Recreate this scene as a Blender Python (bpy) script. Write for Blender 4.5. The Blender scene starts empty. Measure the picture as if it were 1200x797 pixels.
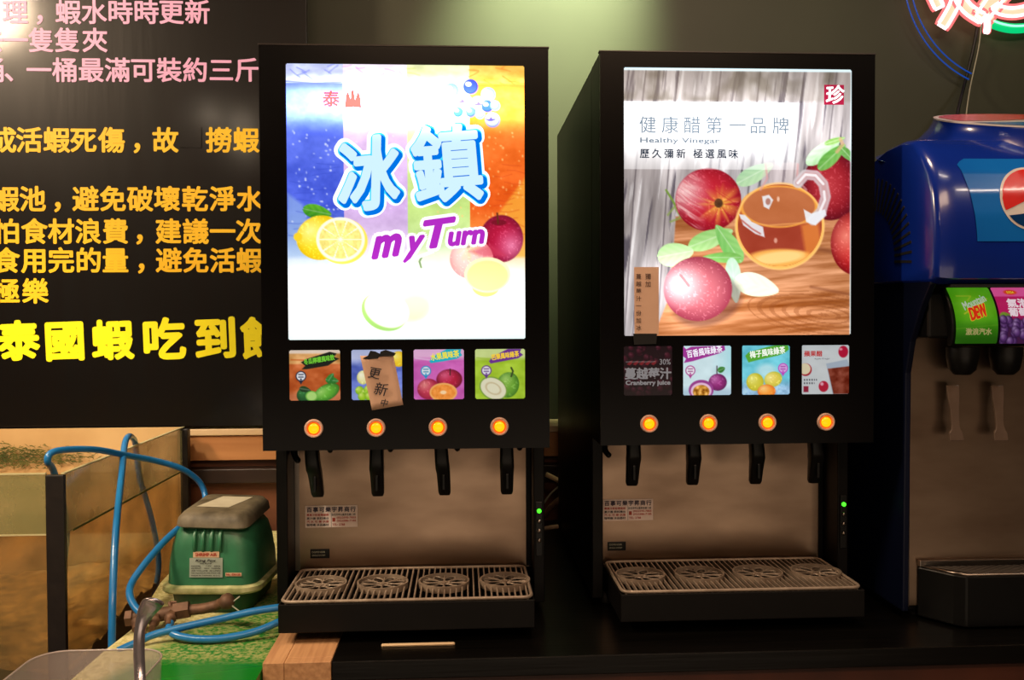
import bpy, math, random
import numpy as np
from mathutils import Vector, Matrix
random.seed(7)
SC = bpy.context.scene
COL = SC.collection
PI = math.pi

# ------------------------------------------------------------------ camera
F = 1072.0                                   # focal length in pixels of a 1200 px wide frame
CAM = np.array([0.0, 0.0, 1.40])
YAW, PITCH, ROLL = math.radians(3.1), math.radians(1.3), math.radians(0.25)
def _rot(ax, a):
    c, s = math.cos(a), math.sin(a)
    return np.array({'x': [[1,0,0],[0,c,-s],[0,s,c]], 'z': [[c,-s,0],[s,c,0],[0,0,1]]}[ax])
RC = _rot('z', -YAW) @ _rot('x', PI/2 - PITCH) @ _rot('z', -ROLL)
cam_data = bpy.data.cameras.new('camera')
cam_data.sensor_width = 36.0
cam_data.lens = 36.0 * F / 1200.0
cam_data.clip_start = 0.02
cam = bpy.data.objects.new('camera', cam_data)
COL.objects.link(cam)
mw = Matrix([list(r) + [0] for r in RC] + [[0,0,0,1]])
mw.translation = Vector(CAM)
cam.matrix_world = mw
SC.camera = cam

# ------------------------------------------------------------------ exposure, world, lights
SC.view_settings.view_transform = 'Standard'
SC.view_settings.look = 'None'
SC.view_settings.gamma = 1.0
SC.view_settings.use_curve_mapping = False
SC.view_settings.exposure = 0.0
W = bpy.data.worlds.new('room_ambience')
SC.world = W
W.use_nodes = True
W.node_tree.nodes['Background'].inputs[0].default_value = (1.0, 0.72, 0.50, 1)
W.node_tree.nodes['Background'].inputs[1].default_value = 0.005

def light(name, kind, loc, target, energy, color, **kw):
    d = bpy.data.lights.new(name, kind)
    d.energy = energy; d.color = color
    for k, v in kw.items(): setattr(d, k, v)
    o = bpy.data.objects.new(name, d); COL.objects.link(o)
    o.location = loc
    o.rotation_euler = (Vector(target) - Vector(loc)).to_track_quat('-Z', 'Y').to_euler()
    return o
light('warm_lamp', 'AREA', (-1.78, 0.90, 2.56), (-0.95, 2.0, 1.3), 38, (1.0, 0.74, 0.50), shape='DISK', size=0.34)
light('hall_fill', 'AREA', (0.4, -1.2, 3.0), (0.0, 1.5, 1.0), 34, (1.0, 0.66, 0.42), shape='RECTANGLE', size=2.0, size_y=0.5)  # added fill from above and behind the camera, no fixture there
light('low_steel_fill', 'AREA', (0.2, -2.1, 0.42), (0.2, 1.5, 0.75), 12, (1.0, 0.77, 0.55), shape='RECTANGLE', size=3.4, size_y=0.9)  # added low light, placed so the steel splash backs reflect it
light('counter_lamp', 'SPOT', (-1.0, 0.55, 2.4), (-0.50, 1.62, 0.95), 58, (1.0, 0.84, 0.60), spot_size=math.radians(34), spot_blend=0.5, shadow_soft_size=0.05)
light('tank_fill', 'SPOT', (-1.15, 1.35, 2.5), (-0.95, 2.0, 1.05), 85, (1.0, 0.92, 0.72), spot_size=math.radians(40), spot_blend=0.7, shadow_soft_size=0.08)  # added spot that brightens the tank interior, no fixture there
light('wall_washer', 'SPOT', (0.40, 1.90, 2.95), (0.24, 2.35, 2.20), 460, (0.88, 1.0, 0.56), spot_size=math.radians(40), spot_blend=1.0, shadow_soft_size=0.05)
for bx_, bz_ in ((-1.50, 2.76), (-1.72, 2.80), (-1.49, 2.60)):
    light('hall_bulb', 'POINT', (bx_, -2.0, bz_), (0, 0, 0), 3.0, (1.0, 0.80, 0.58), shadow_soft_size=0.035)
light('ceiling_lamp', 'AREA', (0.45, 1.15, 2.9), (0.45, 1.45, 1.8), 9, (1.0, 0.72, 0.50), shape='DISK', size=0.3)
light('hall_lamp', 'AREA', (1.7, 0.2, 2.6), (1.0, 1.5, 1.75), 4, (1.0, 0.85, 0.7), shape='RECTANGLE', size=0.5, size_y=0.06)
light('hall_lamp', 'AREA', (0.9, 0.75, 2.55), (1.0, 1.5, 1.75), 1.3, (1.0, 0.88, 0.76), shape='RECTANGLE', size=0.4, size_y=0.04)

# ------------------------------------------------------------------ placing helpers
def ray(px, py): return RC @ np.array([(px-600)/F, -(py-398.5)/F, -1.0])
def at(px, py, Y):
    d = ray(px, py); p = CAM + d*(Y/d[1]); return (float(p[0]), float(p[1]), float(p[2]))
def atZ(px, py, Z):
    d = ray(px, py); p = CAM + d*((Z-CAM[2])/d[2]); return (float(p[0]), float(p[1]), float(p[2]))
def atX(px, py, X):
    d = ray(px, py); p = CAM + d*(X/d[0]); return (float(p[0]), float(p[1]), float(p[2]))

# ------------------------------------------------------------------ materials
def lin(c):
    if isinstance(c, str):
        c = tuple(int(c[i:i+2], 16) for i in (0, 2, 4))
    out = []
    for v in c:
        v = v/255.0
        out.append(v/12.92 if v <= 0.04045 else ((v+0.055)/1.055)**2.4)
    return tuple(out)
def nodes_of(m):
    m.use_nodes = True
    nt = m.node_tree
    return nt, nt.nodes, nt.links
def mat(name, c1, rough=0.5, metal=0.0, c2=None, scale=30.0, stretch=(1,1,1), bump=0.0, detail=4.0,
        thresh=(0.3, 0.7), spec=0.5, coat=0.0, coat_rough=0.08, rough2=None, aniso=0.0):
    """principled surface whose colour varies between c1 and c2 with object-space noise"""
    m = bpy.data.materials.new(name)
    nt, N, L = nodes_of(m)
    b = N['Principled BSDF']
    b.inputs['Metallic'].default_value = metal
    b.inputs['Roughness'].default_value = rough
    b.inputs['Specular IOR Level'].default_value = spec
    b.inputs['Coat Weight'].default_value = coat
    b.inputs['Coat Roughness'].default_value = coat_rough
    tc = N.new('ShaderNodeTexCoord'); mp = N.new('ShaderNodeMapping')
    mp.inputs['Scale'].default_value = stretch
    L.new(tc.outputs['Object'], mp.inputs['Vector'])
    nz = N.new('ShaderNodeTexNoise'); nz.inputs['Scale'].default_value = scale
    nz.inputs['Detail'].default_value = detail
    L.new(mp.outputs[0], nz.inputs['Vector'])
    rp = N.new('ShaderNodeValToRGB')
    rp.color_ramp.elements[0].position = thresh[0]; rp.color_ramp.elements[1].position = thresh[1]
    a = lin(c1); bb = lin(c2) if c2 else tuple(x*0.85 for x in a)
    rp.color_ramp.elements[0].color = (*a, 1); rp.color_ramp.elements[1].color = (*bb, 1)
    L.new(nz.outputs['Fac'], rp.inputs['Fac'])
    L.new(rp.outputs['Color'], b.inputs['Base Color'])
    if rough2 is not None:
        mr = N.new('ShaderNodeMapRange')
        mr.inputs['To Min'].default_value = rough; mr.inputs['To Max'].default_value = rough2
        L.new(nz.outputs['Fac'], mr.inputs['Value']); L.new(mr.outputs[0], b.inputs['Roughness'])
    if bump:
        bp = N.new('ShaderNodeBump'); bp.inputs['Strength'].default_value = bump
        bp.inputs['Distance'].default_value = 0.002
        L.new(nz.outputs['Fac'], bp.inputs['Height']); L.new(bp.outputs[0], b.inputs['Normal'])
    if aniso: b.inputs['Anisotropic'].default_value = aniso
    return m

def tube_light(nt, lamps, base):
    """brightness of a backlit sheet: base level plus one soft lobe per lamp tube behind it.
    lamps: (x, z, sx, sz, gain) in the coordinates of the object"""
    N, L = nt.nodes, nt.links
    tc = N.new('ShaderNodeTexCoord'); sp = N.new('ShaderNodeSeparateXYZ')
    L.new(tc.outputs['Object'], sp.inputs[0])
    def mth(op, a, b=None):
        n = N.new('ShaderNodeMath'); n.operation = op
        for i, v in enumerate((a, b)):
            if v is None: continue
            if isinstance(v, (int, float)): n.inputs[i].default_value = v
            else: L.new(v, n.inputs[i])
        return n.outputs[0]
    tot = None
    for (x, z, sx, sz, g) in lamps:
        dx = mth('POWER', mth('ABSOLUTE', mth('DIVIDE', mth('SUBTRACT', sp.outputs['X'], x), sx)), 2.6)
        dz = mth('POWER', mth('ABSOLUTE', mth('DIVIDE', mth('SUBTRACT', sp.outputs['Z'], z), sz)), 2.2)
        e = mth('MULTIPLY', mth('EXPONENT', mth('MULTIPLY', mth('ADD', dx, dz), -1.0)), g)
        tot = e if tot is None else mth('ADD', tot, e)
    return mth('ADD', tot, base) if tot is not None else base
def backlit(name, lamps, base, color=None, gloss=0.25):
    """a printed sheet lit from behind; colour from the print (attribute 'print') or one flat ink"""
    m = bpy.data.materials.new(name)
    nt, N, L = nodes_of(m)
    b = N['Principled BSDF']
    b.inputs['Roughness'].default_value = gloss
    st = tube_light(nt, lamps, base)
    if isinstance(st, (int, float)): b.inputs['Emission Strength'].default_value = st
    else: L.new(st, b.inputs['Emission Strength'])
    if color is None:
        a = N.new('ShaderNodeAttribute'); a.attribute_name = 'print'
        mx = N.new('ShaderNodeVectorMath'); mx.operation = 'SCALE'; mx.inputs['Scale'].default_value = 0.15
        L.new(a.outputs['Color'], mx.inputs[0]); L.new(mx.outputs[0], b.inputs['Base Color'])
        L.new(a.outputs['Color'], b.inputs['Emission Color'])
    else:
        c = lin(color)
        b.inputs['Base Color'].default_value = (*[v*0.15 for v in c], 1)
        b.inputs['Emission Color'].default_value = (*c, 1)
    return m
def glow(name, c, strength):
    return backlit(name, [], float(strength), c)
def film(name, c, opacity, rough=0.3, scale=8.0, c2=None, spread=0.25, tint=None):
    """thin see-through sheet (glass, clear plastic) with a procedural deposit of the given opacity"""
    m = bpy.data.materials.new(name)
    nt, N, L = nodes_of(m)
    b = N['Principled BSDF']; out = N['Material Output']
    b.inputs['Roughness'].default_value = rough
    tc = N.new('ShaderNodeTexCoord'); nz = N.new('ShaderNodeTexNoise')
    nz.inputs['Scale'].default_value = scale; nz.inputs['Detail'].default_value = 6
    L.new(tc.outputs['Object'], nz.inputs['Vector'])
    rp = N.new('ShaderNodeValToRGB')
    rp.color_ramp.elements[0].color = (*lin(c), 1); rp.color_ramp.elements[1].color = (*lin(c2 or c), 1)
    rp.color_ramp.elements[0].position = 0.35; rp.color_ramp.elements[1].position = 0.65
    L.new(nz.outputs['Fac'], rp.inputs['Fac']); L.new(rp.outputs[0], b.inputs['Base Color'])
    tr = N.new('ShaderNodeBsdfTransparent')
    if tint: tr.inputs[0].default_value = (*tint, 1)
    mr = N.new('ShaderNodeMapRange')
    mr.inputs['From Min'].default_value = 0.3; mr.inputs['From Max'].default_value = 0.7
    mr.inputs['To Min'].default_value = max(0, opacity-spread); mr.inputs['To Max'].default_value = min(1, opacity+spread)
    L.new(nz.outputs['Fac'], mr.inputs['Value'])
    mx = N.new('ShaderNodeMixShader')
    L.new(mr.outputs[0], mx.inputs[0]); L.new(tr.outputs[0], mx.inputs[1]); L.new(b.outputs[0], mx.inputs[2])
    gl = N.new('ShaderNodeBsdfGlossy'); gl.inputs['Roughness'].default_value = 0.08
    mx2 = N.new('ShaderNodeMixShader'); fr = N.new('ShaderNodeFresnel'); fr.inputs['IOR'].default_value = 1.3
    ge = N.new('ShaderNodeNewGeometry'); sb_ = N.new('ShaderNodeMath'); sb_.operation = 'SUBTRACT'; sb_.inputs[0].default_value = 1.0; L.new(ge.outputs['Backfacing'], sb_.inputs[1])
    ml = N.new('ShaderNodeMath'); ml.operation = 'MULTIPLY'; L.new(fr.outputs[0], ml.inputs[0]); L.new(sb_.outputs[0], ml.inputs[1])
    L.new(ml.outputs[0], mx2.inputs[0]); L.new(mx.outputs[0], mx2.inputs[1]); L.new(gl.outputs[0], mx2.inputs[2])
    L.new(mx2.outputs[0], out.inputs['Surface'])
    return m

M = {
 'black_case': mat('black_powder_coat', (8,6,5), 0.42, c2=(11,9,8), scale=60, bump=0.05, spec=.15),
 'black_front': mat('black_front_plate', (6,5,5), 0.24, c2=(9,7,7), scale=8, spec=.14),
 'black_plastic': mat('black_plastic', (7,7,7), 0.40, c2=(10,10,10), scale=40, spec=.3),
 'black_rubber': mat('black_rubber', (14,13,13), 0.7, scale=60),
 'lit_lip': mat('grazing_lit_edge', (60,48,42), 0.35, c2=(40,32,28), scale=12),  # paler than the case: grazing light on the top lip, painted in
 'navy': mat('dark_navy_panel', (5,11,34), 0.4, spec=.25, scale=12),
 'steel': mat('brushed_steel', (176,150,128), 0.30, 1.0, c2=(128,104,86), scale=5, stretch=(1,1,2.5), thresh=(.3,.75), rough2=0.42, aniso=.5),
 'steel_edge': mat('steel_edge', (150,138,128), 0.28, 1.0),
 'grill': mat('grey_brown_grill', (168,150,132), 0.42, 0.25, c2=(132,114,98), scale=40),
 'tray': mat('dark_tray_plastic', (12,9,8), 0.5, c2=(8,6,5), spec=.2, scale=50, bump=.05),
 'chrome': mat('chrome', (220,210,216), 0.26, 0.85),
 'bezel': mat('button_bezel', (236,190,166), 0.34, 0.25),
 'wall': mat('olive_wall_paint', (60,64,47), 0.55, c2=(52,55,40), scale=3, bump=.08),
 'board': mat('dark_brown_sign_film', (13,8,6), 0.34, c2=(7,5,4), scale=6, stretch=(5,1,.5), bump=.25, rough2=.45, spec=.22, coat=.45, coat_rough=.12),
 'counter': mat('dark_wood_laminate', (10,8,6), 0.30, c2=(5,4,3), spec=.3, scale=22, stretch=(.25,6,6), bump=.12, thresh=(.35,.65)),
 'cabinet': mat('red_brown_cabinet', (86,42,24), 0.5, c2=(62,30,18), scale=12, stretch=(1,1,.15)),
 'oak': mat('oak', (206,156,110), 0.5, c2=(172,122,82), scale=26, stretch=(5,.3,5), bump=.12),
 'oak_end': mat('oak_front', (190,132,88), 0.5, c2=(150,100,64), scale=26, stretch=(5,5,.4), bump=.12),
 'ledge_wood': mat('honey_wood', (196,136,84), 0.5, c2=(176,116,68), scale=14, stretch=(.3,3,3)),
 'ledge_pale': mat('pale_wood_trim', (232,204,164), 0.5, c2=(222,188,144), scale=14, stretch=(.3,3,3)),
 'ledge_dark': mat('dark_trim', (44,28,22), 0.4),
 'ledge_brown': mat('brown_panel', (112,64,38), 0.5, c2=(92,50,30), scale=12, stretch=(.3,3,3)),
 'floor': mat('brown_floor_tile', (70,55,45), 0.5, c2=(58,45,38), scale=6),
 'hose': mat('blue_hose', (36,126,190), 0.30, c2=(28,106,172), scale=9, coat=.3),
 'brass': mat('dirty_brass', (122,88,66), 0.62, 0.3, c2=(86,62,46), scale=70, bump=.4),
 'pump_green': mat('green_pump_housing', (54,124,88), 0.34, c2=(40,98,68), scale=22, bump=.05, rough2=.5, spec=.6),
 'pump_dark': mat('dark_green_base', (24,78,48), 0.5, c2=(18,58,36), scale=22),
 'pump_lip': mat('cream_green_lip', (212,208,156), 0.55, c2=(128,138,86), scale=40, bump=.2),
 'pump_lid': mat('grey_brown_lid', (122,112,92), 0.6, c2=(82,74,58), scale=26, bump=.3, thresh=(.4,.62)),
 'paper_white': mat('faded_white_label', (214,208,186), 0.6, c2=(198,190,166), scale=30),
 'paper_grey': mat('grey_blue_label', (160,170,160), 0.55, c2=(148,158,146), scale=40),
 'sticker_paper': mat('worn_sticker', (236,220,214), 0.5, c2=(220,200,190), scale=40),
 'paper_peach': mat('peach_label', (206,176,146), 0.55, c2=(196,160,130), scale=40),
 'ink_dark': mat('dark_ink', (52,50,52), 0.7),
 'ink_red': mat('red_ink', (176,66,48), 0.7),
 'ink_violet': mat('violet_ink', (60,48,66), 0.7),
 'kraft': mat('kraft_paper', (230,188,160), 0.8, c2=(216,172,144), scale=14, bump=.3),
 'pen': mat('blue_black_pen', (24,28,48), 0.6),
 'pen_faint': mat('faint_pen', (96,66,54), 0.7),
 'tape': mat('black_tape', (12,12,13), 0.35, c2=(22,20,20), scale=30, bump=.5),
 'tank_edge': mat('dark_silicone_edge', (18,11,10), 0.5, c2=(28,20,16), scale=50, bump=.3),
 'tank_back': mat('tan_tank_back', (214,176,120), 0.6, c2=(184,142,88), scale=5, bump=.05),
 'tank_rim': mat('glass_edge', (206,196,150), 0.35),
 'algae': mat('green_algae', (64,74,24), 0.8, c2=(108,104,44), scale=40, bump=.8),
 'gravel': mat('tan_tank_bottom', (190,146,80), 0.8, c2=(122,92,50), scale=26, bump=.8),
 'stand': mat('brown_stand', (88,60,38), 0.6),
 'blue_shell': mat('royal_blue_shell', (12,42,140), 0.22, c2=(10,36,126), scale=6, coat=.5),
 'blue_badge': mat('sky_blue_badge', (20,110,196), 0.20, c2=(14,92,178), scale=5, coat=.4),
 'red_print': mat('red_print', (224,40,36), 0.22, coat=.4),
 'white_print': mat('white_print', (226,216,210), 0.25, coat=.4),
 'deep_blue': mat('deep_blue_print', (12,58,112), 0.22, coat=.4),
 'slot': mat('vent_slot', (2,3,6), 0.7),
 'clear_tube': mat('milky_plastic', (104,86,74), 0.35, c2=(88,72,60), scale=30),
 'pink_text': mat('pink_lettering', (240,186,232), 0.5, c2=(232,176,224), scale=10),
 'amber_text': mat('amber_lettering', (255,208,24), 0.5, c2=(252,198,14), scale=10),
 'yellow_text': mat('yellow_lettering', (255,246,10), 0.5, c2=(252,238,6), scale=10),
 'wire_black': mat('black_wire', (10,10,10), 0.5),
 'wire_white': mat('white_wire', (170,170,150), 0.5),
}

# ------------------------------------------------------------------ mesh helpers
class MB:
    def __init__(s): s.v = []; s.f = []
    def add(s, vs, fs):
        n = len(s.v); s.v += [tuple(map(float, p)) for p in vs]; s.f += [tuple(i+n for i in f) for f in fs]; return s
    def box(s, x0, x1, y0, y1, z0, z1):
        return s.add([(x0,y0,z0),(x1,y0,z0),(x1,y1,z0),(x0,y1,z0),(x0,y0,z1),(x1,y0,z1),(x1,y1,z1),(x0,y1,z1)],
                     [(0,3,2,1),(4,5,6,7),(0,1,5,4),(1,2,6,5),(2,3,7,6),(3,0,4,7)])
    def rings(s, rs, cap=True, closed=False):
        n = len(rs[0]); vs = [p for r in rs for p in r]; fs = []
        K = len(rs)
        for k in range(K if closed else K-1):
            a = k*n; b = ((k+1) % K)*n
            for i in range(n):
                j = (i+1) % n; fs.append((a+i, a+j, b+j, b+i))
        if cap and not closed:
            fs.append(tuple(range(n-1, -1, -1))); fs.append(tuple((K-1)*n+i for i in range(n)))
        return s.add(vs, fs)
    def tube(s, pts, r, n=8, closed=False, cap=True):
        P = [Vector(p) for p in pts]; K = len(P)
        rr = r if isinstance(r, (list, tuple)) else [r]*K
        up = None; out = []
        for i in range(K):
            if closed: t = (P[(i+1) % K]-P[i-1]).normalized()
            else: t = (P[min(i+1, K-1)]-P[max(i-1, 0)]).normalized()
            if up is None: up = t.orthogonal().normalized()
            else:
                up = (up - t*up.dot(t)); up = up.normalized() if up.length > 1e-6 else t.orthogonal().normalized()
            w = t.cross(up)
            out.append([P[i] + (up*math.cos(2*PI*k/n) + w*math.sin(2*PI*k/n))*rr[i] for k in range(n)])
        return s.rings(out, cap, closed)
    def lathe(s, prof, c=(0,0,0), axis='z', n=20):
        """prof = [(radius, height)...]"""
        out = []
        for (r, h) in prof:
            ring = []
            for k in range(n):
                a = 2*PI*k/n; u, w = r*math.cos(a), r*math.sin(a)
                if axis == 'z': p = (c[0]+u, c[1]+w, c[2]+h)
                elif axis == 'y': p = (c[0]+u, c[1]-h, c[2]+w)      # height runs towards the viewer (-y)
                else: p = (c[0]+h, c[1]+u, c[2]+w)
                ring.append(p)
            out.append(ring)
        return s.rings(out, True)
    def prism_y(s, poly, y0, y1):
        """poly of (x, z) extruded from y0 (front) to y1"""
        n = len(poly)
        return s.rings([[(x, y0, z) for x, z in poly], [(x, y1, z) for x, z in poly]], True)
    def prism_x(s, poly, x0, x1):
        return s.rings([[(x0, y, z) for y, z in poly], [(x1, y, z) for y, z in poly]], True)
    def build(s, name, m, parent=None, bevel=0.0, smooth=False, seg=2, label=None, world=False, autos=False):
        me = bpy.data.meshes.new(name)
        off = Vector((0,0,0))
        if world:
            q_ = parent
            while q_ is not None: off = off + q_.location; q_ = q_.parent
        me.from_pydata([Vector(p)-off for p in s.v], [], s.f)
        me.materials.append(m)
        import bmesh
        bm = bmesh.new(); bm.from_mesh(me); bmesh.ops.recalc_face_normals(bm, faces=bm.faces); bm.to_mesh(me); bm.free()
        if smooth: me.polygons.foreach_set('use_smooth', [True]*len(me.polygons))
        me.update()
        o = bpy.data.objects.new(name, me); COL.objects.link(o)
        if parent is not None: o.parent = parent
        if bevel:
            b = o.modifiers.new('bevel', 'BEVEL'); b.width = bevel; b.segments = seg; b.limit_method = 'ANGLE'; b.angle_limit = math.radians(40)
        if autos:
            try: me.set_sharp_from_angle(angle=math.radians(40))
            except Exception: pass
        if label: o['label'] = label
        return o
def spline(pts, k=8, closed=False):
    P = [Vector(p) for p in pts]; n = len(P); out = []
    for i in range(n if closed else n-1):
        if closed: a, b, c, d = P[i-1], P[i], P[(i+1) % n], P[(i+2) % n]
        else: a, b, c, d = P[max(i-1,0)], P[i], P[i+1], P[min(i+2,n-1)]
        for j in range(k):
            t = j/k
            out.append(0.5*((2*b)+(c-a)*t+(2*a-5*b+4*c-d)*t*t+(3*b-3*c+d-a)*t**3))
    if not closed: out.append(P[-1])
    return out
def empty(name, loc, label, cat, group=None, rz=0.0):
    o = bpy.data.objects.new(name, None); COL.objects.link(o)
    o.empty_display_size = .05
    o.location = loc; o.rotation_euler = (0,0,rz)
    tag(o, label, cat, group); return o
def tag(o, label, cat, group=None):
    o['label'] = label; o['category'] = cat
    if group: o['group'] = group
    return o
def struct(o): o['kind'] = 'structure'; return o
def rrect(w, d, r, z, n=4, c=(0,0)):
    pts = []
    for (sx, sy, a0) in ((1,1,0),(-1,1,PI/2),(-1,-1,PI),(1,-1,1.5*PI)):
        for k in range(n+1):
            a = a0 + (PI/2)*k/n
            pts.append((c[0]+sx*(w/2-r)+r*math.cos(a), c[1]+sy*(d/2-r)+r*math.sin(a), z))
    return pts

# ------------------------------------------------------------------ lettering
_glyph = {}
LSTEP = [2.0e-5]                             # overlapping strokes lie on top of one another by this much
def glyphs(text, shear=0.0, spacing=1.0):
    key = (text, shear, spacing)
    if key in _glyph: return _glyph[key]
    c = bpy.data.curves.new('lettering', 'FONT'); c.body = text; c.resolution_u = 3
    c.shear = shear; c.space_character = spacing
    o = bpy.data.objects.new('lettering', c); COL.objects.link(o)
    dg = bpy.context.evaluated_depsgraph_get()
    m = bpy.data.meshes.new_from_object(o.evaluated_get(dg))
    v = [(p.co.x, p.co.y) for p in m.vertices]; f = [tuple(p.vertices) for p in m.polygons]
    bpy.data.objects.remove(o); bpy.data.curves.remove(c); bpy.data.meshes.remove(m)
    _glyph[key] = (v, f); return v, f
def put_text(mb, text, cx, cz, w, h, y, bold=0.0, rot=0.0, shear=0.0, n=8, keep=False, fn=None):
    """text fitted to a box w x h centred at (cx, cz) in the x-z plane at depth y, thickened by bold;
    keep=True: h is ignored and the proportions stay. fn maps (x, z, y) to a point of a curved surface"""
    v, f = glyphs(text, shear)
    if not v: return
    xs = [p[0] for p in v]; ys = [p[1] for p in v]
    gw, gh = max(xs)-min(xs), max(ys)-min(ys)
    sx = w/max(gw, 1e-6); sz = sx if keep else h/max(gh, 1e-6)
    mx, my = (max(xs)+min(xs))/2, (max(ys)+min(ys))/2
    ca, sa = math.cos(rot), math.sin(rot)
    offs = [(0,0)] if bold <= 0 else [(0,0)] + [(bold*math.cos(2*PI*k/n), bold*math.sin(2*PI*k/n)) for k in range(n)]
    for k_o, (ox, oz) in enumerate(offs):
        vs = []
        y = y-LSTEP[0]
        for (a, b) in v:
            u, t = (a-mx)*sx, (b-my)*sz
            X, Z = cx+u*ca-t*sa+ox, cz+u*sa+t*ca+oz
            vs.append(fn(X, Z, y) if fn else (X, y, Z))
        mb.add(vs, f)
def put_char(mb, ch, cx, cz, em, y, bold=0.0, rot=0.0, shear=0.0, n=8, fn=None):
    """one CJK character on its em square centred at (cx, cz)"""
    v, f = glyphs(ch, shear)
    ca, sa = math.cos(rot), math.sin(rot)
    offs = [(0,0)] if bold <= 0 else [(0,0)] + [(bold*math.cos(2*PI*k/n), bold*math.sin(2*PI*k/n)) for k in range(n)]
    for k_o, (ox, oz) in enumerate(offs):
        vs = []
        y = y-LSTEP[0]
        for (a, b) in v:
            u, t = (a-.5)*em, (b-.38)*em
            X, Z = cx+u*ca-t*sa+ox, cz+u*sa+t*ca+oz
            vs.append(fn(X, Z, y) if fn else (X, y, Z))
        mb.add(vs, f)

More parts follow.
